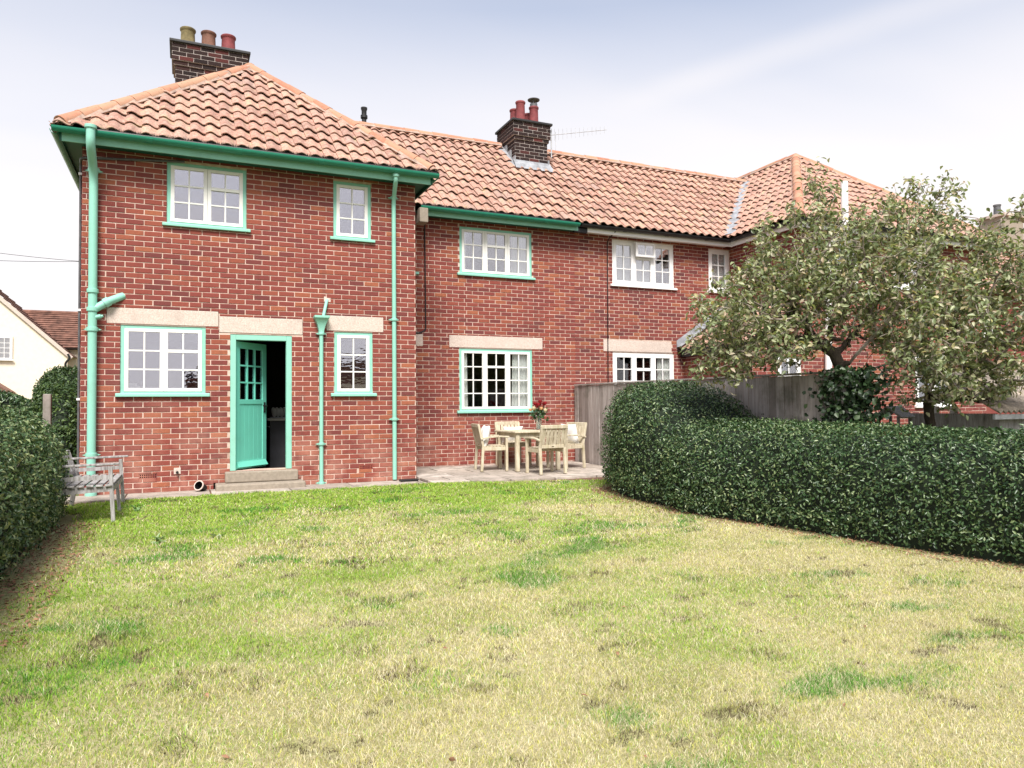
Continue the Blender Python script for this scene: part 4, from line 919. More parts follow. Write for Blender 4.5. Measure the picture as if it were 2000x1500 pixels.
# lean-to roof
lh = 3.28; lt_ = (lh-2.34)/(NW-LX+.12); lc, ls = 1/math.hypot(1, lt_), lt_/math.hypot(1, lt_); lsl = (NW-LX+.12)/lc
lr = part('lean_to_roof', MB().add([(LX-.12, M, 2.34), (LX-.12, LF-.15, 2.34), (NW, LF-.15, lh), (NW, M, lh)], [(0,1,2,3)]), 'black_metal', B)
s_lean = Slope((LX-.12, M, 2.34), (0,-1,0), (lc,0,ls), (-ls,0,lc), M-LF+.15, lsl, [(0, 1, lsl), (1, 0, M-LF+.15), (-1, 0, 0)], lambda p: False)
lay_tiles(B, lr, [s_lean], 0)
fla = MB(); fla.add([(LX-.2, M-.012, 2.39), (NW, M-.012, lh+.05), (NW, M-.012, lh+.25), (LX-.2, M-.012, 2.56)], [(0,1,2,3)]); fla.add([(LX-.2, M-.012, 2.42), (NW, M-.012, lh+.09), (NW, M-.16, lh+.09), (LX-.2, M-.16, 2.42)], [(0,1,2,3)]); part('flashing', fla, 'lead', lr)
gutter_run(B, (LX-.16, M-.02, 2.35), (LX-.16, LF-.15, 2.35), 'black_plastic', .05, False)
part('fascia', MB().box(LX-.11, LX-.085, LF-.1, M-.02, 2.20, 2.33), 'black_plastic', B)

# ------------------------------------------------------------------ aerial on the chimney
ae = thing('television_aerial', 'thin metal television aerial fixed to the smaller chimney, pointing right', 'aerial', (7.53, 14.55, 6.75))
am = Vector((0, 0, 0)); part('mast', MB().tube([(0,0,0), (0,0,.62)], .016, 8).bar((-.05,0,.1),(0,0,.1),.03,.02).bar((-.05,0,.4),(0,0,.4),.03,.02), 'galvanised', ae, 40)
bd = Vector((.93, -.25, .14)).normalized(); b0 = Vector((-.05, 0, .50)); part('boom', MB().tube([b0, b0+bd*1.35], .008, 6), 'galvanised', ae, 40)
for k in range(13):
    c = b0+bd*(.12+.098*k); hh = .13-.004*k; part('element', MB().tube([c-Vector((0,.0,hh)), c+Vector((0,0,hh))], .0045, 5), 'galvanised', ae)
part('reflector', MB().bar(b0+Vector((.06,0,-.3)), b0+Vector((.06,0,.16)), .01, .006), 'galvanised', ae); part('reflector', MB().bar(b0+Vector((.16,0,-.33)), b0+Vector((.16,0,.1)), .01, .006), 'galvanised', ae)

# ------------------------------------------------------------------ patio and path
ptm = MB(); px_ = [3.43, 4.2, 5.0, 5.8, 6.6, 7.15]
for x in px_: ptm.V.append((x, float(edge_y(x))-.02, -.01))
for x in reversed(px_): ptm.V.append((x, M, .02))
ptm.F = [tuple(range(len(ptm.V)))]
patio = structure('patio', ptm, 'soil'); path_m = MB(); path_m.add([(-2.6, 10.55, -.006), (3.43, 10.62, -.006), (3.43, D, -.006), (-2.6, D, -.006)], [(0,1,2,3)]); path = structure('path', path_m, 'soil')
def slab(parent, x0, x1, y0, y1, zf, clipf=None):
    g = .010; t_ = random.uniform(-.004, .004); pts = [(x0+g, y0+g), (x1-g, y0+g), (x1-g, y1-g), (x0+g, y1-g)]
    if clipf: pts = [(x, max(y, float(clipf(x)))) for x, y in pts]
    if pts[3][1]-pts[0][1] < .05: return
    mb = MB(); top_ = [(x, y, zf(y)+t_) for x, y in pts]; mb.V = [(x, y, z-.04) for x, y, z in top_] + top_; mb.F = [(3,2,1,0),(4,5,6,7),(0,1,5,4),(1,2,6,5),(2,3,7,6),(3,0,4,7)]
    part('slab', mb, 'slab', parent, bevel=.006)
pz = lambda y: .03 + .035*max(0, min(1, (y-10.4)/2.6))
y = M-.01
for r in range(6):
    y1 = y; y0 = y - (.46 if r else .30); x = 3.44 - (.0 if r % 2 else .25)
    while x < 7.12:
        wd = random.choice((.61, .61, .76)); x1 = min(x+wd, 7.13)
        if x1-max(x, 3.44) > .08: slab(patio, max(x, 3.44), x1, y0, y1, pz, lambda q: edge_y(q)+.03)
        x = x1
    y = y0
x = -2.5
while x < 3.4:
    x1 = min(x+random.choice((.75, .9, 1.05)), 3.425); slab(path, x, x1, 10.72, D-.02, lambda q: .012); x = x1
dc = part('drain_cover', MB().box(3.08, 3.36, 11.12, 11.26, .015, .045), 'black_plastic', None, bevel=.008); tag(dc, 'small black drain cover on the path by the right wall corner', 'drain cover')
pt = thing('plant_pot', 'small black pot with pale rim lying on its side left of the step', 'plant pot', (.235, 11.25, .09)); 
pm = part('body', MB().lathe((0,0,0), [(.055,-.09),(.075,.06),(.083,.062),(.083,.085),(.070,.085),(.052,-.07)], 20), 'black_plastic', pt, 40); pr = part('rim', MB().lathe((0,0,0), [(.084,.064),(.088,.068),(.088,.086),(.072,.0865),(.071,.08)], 20, False), 'lintel', pt, 40)
pt.scale = (.82, .82, .82); pt.location.z = .075
for q in (pm, pr): q.rotation_euler = (rad(68), rad(0), rad(-35))

# ------------------------------------------------------------------ fence
FX, FY0, FY1 = 7.20, 6.35, 12.98
fence = thing('board_fence', 'weathered grey vertical board fence between the two gardens', 'fence', (FX, 9.6, 0), world=True)
yb = FY1; top_f = lambda y: 1.555 + .006*(y-6.4)
while yb > FY0:
    wd = random.uniform(.12, .15); ya = yb-wd; tl = random.uniform(-.012, .004); zb = float(gz(0, ya))-.02
    m_ = MB(); m_.box(FX-.012+tl, FX+.006+tl, ya+.0015, yb-.0015, zb, top_f(ya)-.028+random.uniform(-.006, .003)); part('board', m_, 'fence_wood', fence, bevel=.002); yb = ya
for z in (.3, 1.25): part('rail', MB().bar((FX+.036, FY0, z), (FX+.035, FY1, z+.03), .05, .08), 'fence_wood', fence)
for y in (6.42, 8.6, 10.8, 12.9): part('post', MB().box(FX+.012, FX+.11, y-.05, y+.05, -.2, 1.53), 'fence_wood', fence)
part('capping', MB().bar((FX, FY0-.02, top_f(FY0)-.010), (FX, FY1, top_f(FY1)-.010), .075, .028), 'fence_wood', fence, bevel=.004)

# ------------------------------------------------------------------ hedges and trees
def hedge_surface(n, ylo, yhi, xl, xr, zt, sd, power=3.2):
    """points and normals on a clipped hedge whose section is a rounded box"""
    r = np.random.default_rng(sd); y = r.uniform(ylo, yhi, n); t_ = r.uniform(0, PI, n)
    w_ = np.abs(np.cos(t_))**(2/power)*np.sign(np.cos(t_)); h_ = np.abs(np.sin(t_))**(2/power)
    return y, t_, w_, h_
def make_hedge(name, label, ylo, yhi, xl, xr, zt, n, size, sd, mat='privet_leaf', bulge=.06, lift=.0, lump=.05):
    hd = thing(name, label, 'hedge', (float((xl(ylo)+xr(ylo))/2*.5+(xl(yhi)+xr(yhi))/2*.5), (ylo+yhi)/2, 0), world=True)
    S = 26; NYs = max(14, int((yhi-ylo)*5)); core = MB(); yyv = np.linspace(ylo, yhi, NYs)
    def sec(y, t_, inset=0.0):
        a, b = xl(y)+inset, xr(y)-inset; g = gz(0, y); T = zt(y)-inset; c_, s_ = np.cos(t_), np.sin(t_)
        pw_ = 2/4.2; xx_ = np.sign(c_)*np.abs(c_)**pw_; zz_ = np.abs(s_)**pw_
        zz_ = np.clip(zz_, 0, 1); bl = 1 + bulge*np.sin(np.clip(zz_, 0, 1)*PI*.9)
        return (a+b)/2 + xx_*(b-a)/2*bl, g + zz_*(T-g)
    for y in yyv:
        x_, z_ = sec(y, np.linspace(PI, 0, S), .11); core.V += [(float(a), float(y), float(b)) for a, b in zip(x_, z_)]
    core.F = [(j*S+i, j*S+i+1, (j+1)*S+i+1, (j+1)*S+i) for j in range(NYs-1) for i in range(S-1)] + [tuple(range(S)), tuple(range((NYs-1)*S, NYs*S))[::-1]]
    part('branches', core, 'hedge_core', hd, 60)  # solid inner mass, its dark colour stands for the shade between the leaves
    r = np.random.default_rng(sd); y = r.uniform(ylo, yhi, n)
    # spread evenly over the outline by arc length
    tt = np.linspace(.0, PI, 80); ym = (ylo+yhi)/2; xa, za = sec(np.full(80, ym), tt); arc = np.concatenate([[0], np.cumsum(np.hypot(np.diff(xa), np.diff(za)))]); t_ = np.interp(r.random(n)*arc[-1], arc, tt)
    ec = int(n*.14); 
    e_ = 1e-3; x0, z0 = sec(y, t_); x1, z1 = sec(y, t_+e_); nx_, nz_ = (z1-z0)/e_, -(x1-x0)/e_; l = np.hypot(nx_, nz_)+1e-9; nx_, nz_ = nx_/l, nz_/l
    cx_ = (xl(y)+xr(y))/2; cz_ = zt(y)*.4; flip = np.sign(nx_*(x0-cx_) + nz_*(z0-cz_)); nx_, nz_ = nx_*flip, nz_*flip
    x2, z2 = sec(y+e_, t_); ny_ = -(nx_*(x2-x0) + nz_*(z2-z0))/e_; ny_ = np.clip(ny_, -2.5, 2.5)
    Nn = np.stack([nx_, ny_, nz_], 1); Nn /= np.linalg.norm(Nn, axis=1)[:, None]; P = np.stack([x0, y, z0], 1)
    # end caps
    for yc, sg in ((ylo, -1), (yhi, 1)):
        tq = r.uniform(0, PI, ec); k = np.sqrt(r.random(ec)); xe, ze = sec(np.full(ec, yc), tq); g = gz(0, yc); cxm = (xl(yc)+xr(yc))/2
        P = np.concatenate([P, np.stack([cxm+(xe-cxm)*k, np.full(ec, yc)+.0, g+(ze-g)*np.where(r.random(ec) < .5, k, 1)], 1)]); Nn = np.concatenate([Nn, np.tile([0, sg, .2], (ec, 1))])
    depth = -.17*r.random(len(P))**1.2 + .025; lm = lump*(fbm(P[:,1]*2.2+P[:,0], P[:,2]*2.6, sd)-.5)*2
    P = P + Nn*(depth+lm)[:, None]
    # stray shoots the shears missed
    ns = max(50, n//600); q = r.choice(len(P), ns); dr_ = Nn[q]*.6 + np.array([0, 0, .55]) + r.normal(size=(ns, 3))*.35; dr_ /= np.linalg.norm(dr_, axis=1)[:, None]; ls_ = r.uniform(.04, .10, ns); shoot = MB()
    for a_, b_, l_ in zip(P[q], dr_, ls_): shoot.tube([tuple(a_), tuple(a_+b_*l_)], [.0022, .0012], 3, False)
    part('shoots', shoot, 'twig', hd, kind='stuff')
    pp = np.concatenate([P[q] + dr_*(ls_*f_)[:, None] for f_ in (.45, .7, .9, 1.0)]); P = np.concatenate([P, pp]); Nn = np.concatenate([Nn, np.tile(Nn[q], (4, 1))])
    V, sz, idx, rn = leaf_cloud(P, Nn*.9+np.array([0,0,.35]), size, .45, .75, .3, sd+1)
    tone = np.clip(rn*.85 + .3*(np.repeat(fbm(P[:,1]*1.4+P[:,0]*1.1, P[:,2]*1.6, sd+9), 7)-.5) + .08 + lift, 0, .968)
    o = link('leaves', np_mesh('leaves', V, sz, idx, mat, {'rnd': ('FLOAT', tone)}), None, hd); o.location = -hd.location; o['kind'] = 'stuff'
    return hd
make_hedge('clipped_hedge', 'large dark green clipped hedge along the right side, humped at its patio end', .3, 9.72, hedge_xl, lambda y: np.interp(y, [0, 9.0, 9.7], [8.3, 7.12, 6.75]) if False else np.interp(y, [0, 3, 6, 9.0, 9.75], [8.2, 7.6, 7.15, 7.08, 6.7]), lambda y: np.interp(y, HY, HZT), 94000, .039, 21, lump=.036)
make_hedge('garden_hedge', 'green clipped hedge at the left edge behind the grey bench', 2.0, 9.95, lambda y: np.interp(y, [2, 9.95], [-3.4, -3.2]), lambda y: lhedge_x(y)+.02, lambda y: np.interp(y, [2, 6, 9.2, 9.7, 9.95], [1.2, 1.22, 1.2, 1.08, .8]), 62000, .045, 33, lump=.035, lift=.12)
make_hedge('boundary_hedge', 'bright green hedge in front of the cream house on the left', 17.5, 19.0, lambda y: -9.0+0*y, lambda y: -2.75+0*y, lambda y: 1.66+0*y, 15000, .085, 41, lump=.06)
make_hedge('evergreen_shrub', 'dark rounded evergreen filling the side passage by the black pipe', 12.9, 17.0, lambda y: np.interp(y, [12.9, 17.0], [-2.05, -2.62]), lambda y: np.interp(y, [12.9, 17.0], [-1.45, -1.45]), lambda y: np.interp(y, [12.9, 13.4, 15.5, 17.0], [.9, 1.35, 1.85, 2.0]), 20000, .06, 43, 'dark_leaf', lump=.12)
gp = part('gate_post', MB().box(-1.84, -1.74, 12.35, 12.45, 0, 1.40), 'fence_wood', None, bevel=.01); tag(gp, 'short dark wooden post before the evergreen in the side passage', 'post')

def grow_tree(name, label, stems, blobs, n_att, sd, leaf_n, leaf_size, mat, twig='twig', steps=110, D_=.13):
    r = np.random.default_rng(sd); att = []
    for (c, ra, wt) in blobs:
        m_ = int(n_att*wt); p = r.normal(size=(m_, 3)); p /= np.linalg.norm(p, axis=1)[:, None]; p *= (r.random(m_)**(1/2.4))[:, None]; att.append(np.array(c) + p*np.array(ra))
    att = np.concatenate(att); nodes = []; par = []
    for st in stems:
        prev = -1
        for a, b in zip(st[:-1], st[1:]):
            a, b = np.array(a), np.array(b); k = max(2, int(np.linalg.norm(b-a)/D_))
            for i in range(k if prev >= 0 else k+1):
                q = a + (b-a)*((i+(1 if prev >= 0 else 0))/k); nodes.append(q + r.normal(size=3)*.008); par.append(prev); prev = len(nodes)-1
    nodes = np.array(nodes); alive = np.ones(len(att), bool); best = np.full(len(att), 1e9); who = np.zeros(len(att), int); start = 0
    for it in range(steps):
        new = nodes[start:]; 
        if len(new):
            d = np.linalg.norm(att[:, None]-new[None], axis=2); j = d.argmin(1); dm = d[np.arange(len(att)), j]; up_ = dm < best; best[up_] = dm[up_]; who[up_] = j[up_]+start
        start = len(nodes); alive &= best > .11; act = alive & (best < 1.2)
        if not act.any(): break
        acc = {}
        for k in np.nonzero(act)[0]: acc.setdefault(who[k], []).append((att[k]-nodes[who[k]])/best[k])
        add, ap = [], []
        for k, v in acc.items():
            dv = np.mean(v, 0) + r.normal(size=3)*.18; l = np.linalg.norm(dv)
            if l < .05: continue
            add.append(nodes[k] + dv/l*D_); ap.append(k)
        if not add: break
        nodes = np.concatenate([nodes, np.array(add)]); par += ap
        if len(nodes) > 5200: break
    par = np.array(par); n = len(nodes); rad_ = np.zeros(n); child = np.zeros(n, int)
    for i in range(n-1, -1, -1):
        if rad_[i] == 0: rad_[i] = .0042**2.2
        if par[i] >= 0: rad_[par[i]] += rad_[i]; child[par[i]] += 1
    R_ = np.minimum(rad_**(1/2.2), .135)
    root = thing(name, label, 'tree', tuple(stems[0][0]), world=True)
    thick, thin = {}, MB()
    rid = np.arange(n)
    for i in range(n):
        if par[i] >= 0: rid[i] = rid[par[i]]
    def seg(mb, a, b, ra, rb, k):
        a, b = Vector(a), Vector(b); d = (b-a); ra, rb = float(ra), float(rb)
        if d.length < 1e-5: return
        d.normalize(); ref = Vector((0,0,1)) if abs(d.z) < .9 else Vector((1,0,0)); u_ = d.cross(ref).normalized(); v_ = d.cross(u_)
        mb.add([a + ra*(math.cos(2*PI*i/k)*u_ + math.sin(2*PI*i/k)*v_) for i in range(k)] + [b + d*rb*.3 + rb*(math.cos(2*PI*i/k)*u_ + math.sin(2*PI*i/k)*v_) for i in range(k)], [(i, (i+1) % k, k+(i+1) % k, k+i) for i in range(k)])
    for i in range(n):
        if par[i] < 0: continue
        if R_[par[i]] > .03: seg(thick.setdefault(int(rid[i]), MB()), nodes[par[i]], nodes[i], R_[par[i]], R_[i], 9)
        else: seg(thin, nodes[par[i]], nodes[i], R_[par[i]], R_[i], 4)
    for m_ in thick.values(): part('trunk', m_, 'bark', root, 60)
    tips = np.nonzero(R_ < .011)[0]; pw_ = .12 + r.random(len(tips))**3; k = r.choice(tips, leaf_n, p=pw_/pw_.sum()); base = nodes[k]; pd = nodes[k]-nodes[np.maximum(par[k], 0)]
    # short leafy shoots around the twigs
    off = r.normal(size=(leaf_n, 3))*.058; P = base - pd*r.random((leaf_n, 1)) + off
    sh = r.choice(leaf_n, min(3000, leaf_n//6), False)
    for q in sh: seg(thin, base[q], P[q], .003, .002, 3)
    part('branches', thin, twig, root, 60)
    Nn = off/ (np.linalg.norm(off, axis=1)[:, None]+1e-6) + np.array([0, -.25, .75])
    V, sz, idx, rn = leaf_cloud(P, Nn, leaf_size, .5, .8, .3, sd+3)
    o = link('leaves', np_mesh('leaves', V, sz, idx, mat, {'rnd': ('FLOAT', rn)}), None, root); o.location = -root.location; o['kind'] = 'stuff'
    return root
stA = [(7.62, 6.55, -.15), (7.56, 6.52, .84), (7.44, 6.53, 1.5), (7.27, 6.60, 1.78), (7.05, 6.70, 2.0)]
stB = [(8.20, 6.02, -.15), (8.16, 6.0, 1.0), (8.17, 6.0, 1.22), (8.6, 5.82, 1.22)]
stC = [(8.17, 6.0, 1.22), (8.2, 6.1, 1.7), (8.15, 6.2, 2.3)]
blobs = [((6.35, 7.0, 2.15), (.80, .75, .72), .16), ((7.0, 6.75, 2.75), (.85, .8, .85), .19), ((7.75, 6.35, 2.75), (.95, .85, .98), .22), ((8.2, 5.75, 2.35), (.9, .8, 1.1), .17), ((7.75, 5.5, 1.85), (.75, .6, .68), .12), ((8.7, 5.2, 2.3), (.8, .7, 1.2), .14), ((8.3, 5.6, 1.45), (.8, .4, .38), .055), ((7.75, 6.0, 1.5), (.45, .35, .35), .025),
         ((8.35, 6.05, 3.65), (.38, .36, .42), .035), ((7.05, 6.6, 3.5), (.22, .22, .75), .02), ((6.0, 7.15, 1.75), (.5, .45, .35), .045)]
grow_tree('apple_tree', 'spreading old apple tree with mottled green and tan leaves above the hedge', [stA, stB], blobs, 2900, 5, 25500, .070, 'apple_leaf')
# ivy at the fence end
ivy = thing('ivy', 'dark ivy smothering the near end of the board fence', 'ivy', (7.25, 6.5, 0), world=True)
P = np.stack([rng.normal(7.22, .09, 2600), rng.normal(6.32, .22, 2600), rng.uniform(.5, 1.58, 2600)], 1); P = P[P[:, 1] < 6.95]
V, sz, idx, rn = leaf_cloud(P, np.tile([-.8, -.4, .3], (len(P), 1)), .065, .8, .8, .2, 77)
o = link('leaves', np_mesh('leaves', V, sz, idx, 'ivy_leaf', {'rnd': ('FLOAT', rn)}), None, ivy); o.location = -ivy.location; o['kind'] = 'stuff'
st_ = MB()
for k in range(7): st_.tube([(7.18+.02*k, 6.3+.05*k, -.1), (7.17+.01*k, 6.2+.07*k, .6), (7.19, 6.25+.06*k, 1.3)], .012, 6)
part('stem', st_, 'bark', ivy, 60)
# unseen tall conifers, added beyond the frame to darken the ground-floor window reflections
for i, (x, y, h) in enumerate(((11.2, 1.2, 4.6), (13.2, -.6, 5.2), (9.6, -1.2, 4.2))):
    ct = thing('conifer', ['dark conifer nearest the shed, outside the right edge', 'tallest dark conifer, outside the right edge', 'lowest dark conifer, outside the right edge'][i], 'tree', (x, y, float(gz(x, y))), group='dark conifers outside the right edge')
    part('trunk', MB().tube([(0,0,-.1), (0,0,h*.8)], [.14, .04], 10), 'bark', ct, 60); n = 5200; r = np.random.default_rng(90+i); z = r.random(n)**.8*h; rr = 1.25*(1-z/h)**.7*np.sqrt(r.uniform(.45, 1, n)); a = r.uniform(0, 2*PI, n)
    P = np.stack([rr*np.cos(a), rr*np.sin(a), z+.15], 1); V, sz, idx, rn = leaf_cloud(P, np.stack([np.cos(a), np.sin(a), .3+0*a], 1), .26, .5, .6, .3, 95+i)
    o = link('crown', np_mesh('crown', V, sz, idx, 'dark_leaf', {'rnd': ('FLOAT', rn)}), None, ct); o['kind'] = 'stuff'

# ------------------------------------------------------------------ garden furniture
def armchair(label, x, y, rz):
    """seat faces local +y"""
    t_ = thing('garden_armchair', label, 'chair', (x, y, pz(y)+.004), rz, 'wooden armchairs round the garden table')
    for s in (-1, 1):
        part('leg', MB().bar((s*.245, .21, 0), (s*.245, .21, .575), .05, .042, (0,1,0)), 'teak', t_, bevel=.006)
        part('leg', MB().tube([(0,0,0)]*2, .001, 3) if False else MB().bar((s*.235, -.235, 0), (s*.235, -.205, .43), .046, .046, (0,1,0)).bar((s*.235, -.205, .425), (s*.235, -.285, .795), .046, .040, (0,1,0)), 'teak', t_, bevel=.006)
        am_ = MB(); pts = [(-.25, .555), (-.1, .585), (.08, .597), (.25, .587)]
        for (y0, z0), (y1, z1) in zip(pts[:-1], pts[1:]): am_.bar((s*.25, y0-.004, z0), (s*.25, y1+.004, z1), .058, .026)
        part('arm', am_, 'teak', t_, bevel=.005)
        part('side_rail', MB().bar((s*.235, -.21, .385), (s*.235, .21, .385), .026, .06), 'teak', t_, bevel=.004)
    part('front_rail', MB().bar((-.22, .21, .385), (.22, .21, .385), .026, .065), 'teak', t_, bevel=.004)
    for k in range(7): part('seat_slat', MB().box(-.225, .225, -.205+.062*k, -.205+.062*k+.054, .418-.006*abs(3-k)*0, .436), 'teak', t_, bevel=.004)
    top_ = MB(); top_.bar((-.255, -.285, .782), (.255, -.285, .782), .032, .065); part('top_rail', top_, 'teak', t_, bevel=.008)
    part('lower_rail', MB().bar((-.215, -.213, .455), (.215, -.213, .455), .026, .055), 'teak', t_, bevel=.004)
    for k in range(6):
        xx_ = -.18+.072*k; part('back_slat', MB().bar((xx_, -.214, .48), (xx_, -.279, .76), .056, .016, (0,1,0)), 'teak', t_, bevel=.004)
    part('name_plate', MB().box(-.022, .022, -.2285, -.2262, .449, .461), 'brass', t_)
    return t_
TBX, TBY = 5.60, 11.84
c1 = armchair('wooden armchair on the left of the table, white cushion on it', 4.93, 11.93, rad(-98))
c2 = armchair('empty wooden armchair with its slatted back towards the lawn', 5.56, 11.06, rad(4))
c3 = armchair('wooden armchair nearest the fence, white cushion on it', 6.30, 11.74, rad(104))
c4 = armchair('wooden armchair at the far side of the table against the house wall', 5.66, 12.62, rad(180))
tb = thing('garden_table', 'square weathered wooden garden table with a vase of roses on it', 'table', (TBX, TBY, pz(TBY)+.004), rad(0))
for sx in (-1, 1):
    for sy in (-1, 1): part('leg', MB().box(sx*.39-.034, sx*.39+.034, sy*.39-.034, sy*.39+.034, 0, .655), 'teak', tb, bevel=.006)
    part('apron', MB().box(sx*.39-.012, sx*.39+.012, -.354, .354,   .575, .654), 'teak', tb); part('apron', MB().box(-.354, .354, sx*.39-.012, sx*.39+.012, .575, .654), 'teak', tb)
part('top_frame', MB().box(-.46, -.38, -.46, .46, .656, .686).box(.38, .46, -.46, .46, .656, .686).box(-.38, .38, -.46, -.38, .656, .6855).box(-.38, .38, .38, .46, .656, .6855), 'teak', tb, bevel=.006)
for k in range(10): part('top_slat', MB().box(-.378+.0757*k, -.378+.0757*k+.069, -.378, .378, .660, .682), 'teak', tb, bevel=.003)
def cushion(label, x, y, z, rx, rz, mat='cushion', s=.38):
    n = 14; mb = MB()
    for side in (1, -1):
        for i in range(n+1):
            for j in range(n+1):
                u_, v_ = i/n*2-1, j/n*2-1; k = (1-abs(u_)**2.6)**.5*(1-abs(v_)**2.6)**.5 if abs(u_) < 1 and abs(v_) < 1 else 0; pin = 1-.07*(1-abs(u_))*0 - .06*(u_*u_*v_*v_)*0
                ed = .94+.06*max(abs(u_), abs(v_))**6; mb.V.append((u_*s/2*(1-.06*(1-v_*v_))*ed, side*(.012+.062*k) + .006*math.sin(u_*5+v_*3)*k, v_*s/2*(1-.06*(1-u_*u_))*ed))
    m_ = (n+1)**2
    for i in range(n):
        for j in range(n):
            a = i*(n+1)+j; mb.F += [(a, a+1, a+n+2, a+n+1), (m_+a, m_+a+n+1, m_+a+n+2, m_+a+1)]
    for i in range(n):
        for a, b in (((i)*(n+1), (i+1)*(n+1)), ((i+1)*(n+1)+n, i*(n+1)+n), (i+1, i), (n*(n+1)+i, n*(n+1)+i+1)): mb.F.append((a, b, m_+b, m_+a))
    o = part('cushion', mb, mat, None, 60); o.location = (x, y, z); o.rotation_euler = (rx, 0, rz); tag(o, label, 'cushion', 'white cushions on the garden chairs'); return o
pzc = pz(11.9)
cushion('white cushion leaning on the back of the left armchair', 4.80, 11.93, pzc+.60, rad(-13), rad(-98))
cushion('white cushion leaning on the back of the armchair nearest the fence', 6.42, 11.78, pzc+.60, rad(-13), rad(104))
fc = cushion('fleecy white cushion on the far armchair behind the table', 5.62, 12.60, pzc+.55, rad(-20), rad(180), 'fleece', .40)
# vase with roses
VX, VY, VZ = 5.86, 11.93, pz(TBY)+.004+.6865
vs = thing('glass_vase', 'clear glass vase of roses on the garden table', 'vase', (VX, VY, VZ)); part('glass', MB().lathe((0,0,0), [(.045,0),(.05,.01),(.048,.12),(.055,.2),(.062,.27),(.058,.27),(.050,.2),(.043,.12),(.042,.02)], 20), 'vase_glass', vs, 40); part('water', MB().lathe((0,0,.012), [(.04,0),(.0415,.10)], 16), 'vase_glass', vs, 40)
bq = thing('rose_bouquet', 'bouquet of red, peach and cream roses standing in the glass vase', 'bouquet', (VX, VY, VZ+.02)); stm = MB(); lp = []
cols = ['rose_red', 'rose_red', 'rose_peach', 'rose_red', 'rose_cream', 'rose_red', 'rose_peach', 'rose_red', 'rose_red', 'rose_peach', 'rose_cream', 'rose_red']
for k, m_ in enumerate(cols):
    a = k*2.4; rr = .03+.135*math.sqrt(k/12); red = m_ == 'rose_red'; h = .40 + (.075 if red else 0) - rr*.45 + random.uniform(-.015, .02); tx, ty = rr*math.cos(a), rr*math.sin(a)
    stm.tube([(tx*-.15, ty*-.15, 0), (tx*.25, ty*.25, .25), (tx, ty, h)], .0035, 5)
    mb = MB(); rs = .036
    for ring_, (nr, tilt, sc) in enumerate(((5, .95, 1.0), (4, .55, .85), (3, .2, .62))):
        for q in range(nr):
            b = q*2*PI/nr + ring_*.7; cb, sb = math.cos(b), math.sin(b); P0 = Vector((tx, ty, h-.012)); out_ = Vector((cb, sb, 0)); side_ = Vector((-sb, cb, 0)); upv = Vector((0,0,1)); grid = []
            for i in range(4):
                for j in range(4):
                    u_ = (j/3*2-1); v_ = i/3; rr_ = rs*sc*(.35+.65*math.sin(v_*1.5)*(.6+.4*tilt)); z_ = rs*1.5*v_*(1.05-.25*tilt*v_); grid.append(P0 + out_*(rr_*(1-.25*u_*u_)) + side_*(u_*rs*sc*.75*math.sin(.5+v_*1.6)) + upv*z_)
            o_ = len(mb.V); mb.V += grid; mb.F += [(o_+i*4+j, o_+i*4+j+1, o_+i*4+j+5, o_+i*4+j+4) for i in range(3) for j in range(3)]
    part('rose', mb, m_, bq, 60); lp += [(tx*.7+random.gauss(0, .03), ty*.7+random.gauss(0, .03), h-.05-random.random()*.13) for _ in range(16)]
part('stem', stm, 'rose_leaf', bq); lp = np.array(lp); V, sz, idx, rn = leaf_cloud(lp, lp*np.array([1,1,0])+np.array([0,0,.05]), .06, .5, .5, .2, 3)
o = link('leaves', np_mesh('leaves', V, sz, idx, 'rose_leaf', {'rnd': ('FLOAT', rn)}), None, bq); o['kind'] = 'stuff'
# weathered bench at the left hedge, facing right
bn = thing('garden_bench', 'weathered grey wooden bench with armrests against the left hedge', 'bench', (-.95, 9.7, float(gz(0, 9.7)))); g0 = 0
Y0, Y1 = -.70, .72
for yv in (Y0, Y1):
    zo = float(gz(0, 9.7+yv) - gz(0, 9.7))
    part('leg', MB().bar((.27, yv, zo-.02), (.235, yv, .58), .04, .036, (0,1,0)), 'grey_wood', bn, bevel=.005); part('leg', MB().bar((-.30, yv, zo-.02), (-.24, yv, .36), .05, .045, (0,1,0)).bar((-.24, yv, .35), (-.34, yv, .70), .05, .042, (0,1,0)), 'grey_wood', bn, bevel=.005)
    part('arm', MB().bar((-.33, yv, .60), (.32, yv, .612), .06, .024), 'grey_wood', bn, bevel=.006); part('side_rail', MB().bar((-.25, yv, .33), (.24, yv, .35), .03, .06), 'grey_wood', bn); part('brace', MB().bar((-.26, yv, .46), (.235, yv, .475), .028, .045), 'grey_wood', bn)
part('leg', MB().bar((.275, .06, -.02), (.245, .06, .36), .036, .036, (0,1,0)), 'grey_wood', bn, bevel=.005)
part('front_rail', MB().bar((.245, Y0, .335), (.245, Y1, .335), .03, .06), 'grey_wood', bn)
for k in range(6): part('seat_slat', MB().box(-.25+.088*k, -.25+.088*k+.066, Y0-.04, Y1+.04, .375, .395), 'grey_wood', bn, bevel=.004)
part('top_rail', MB().bar((-.335, Y0, .68), (-.335, Y1, .68), .03, .06), 'grey_wood', bn, bevel=.005); part('lower_rail', MB().bar((-.27, Y0, .45), (-.27, Y1, .45), .03, .05), 'grey_wood', bn)
for k in range(12): yk = Y0+.1+.112*k; part('back_slat', MB().bar((-.272, yk, .46), (-.332, yk, .66), .05, .014, (0,1,0)), 'grey_wood', bn)

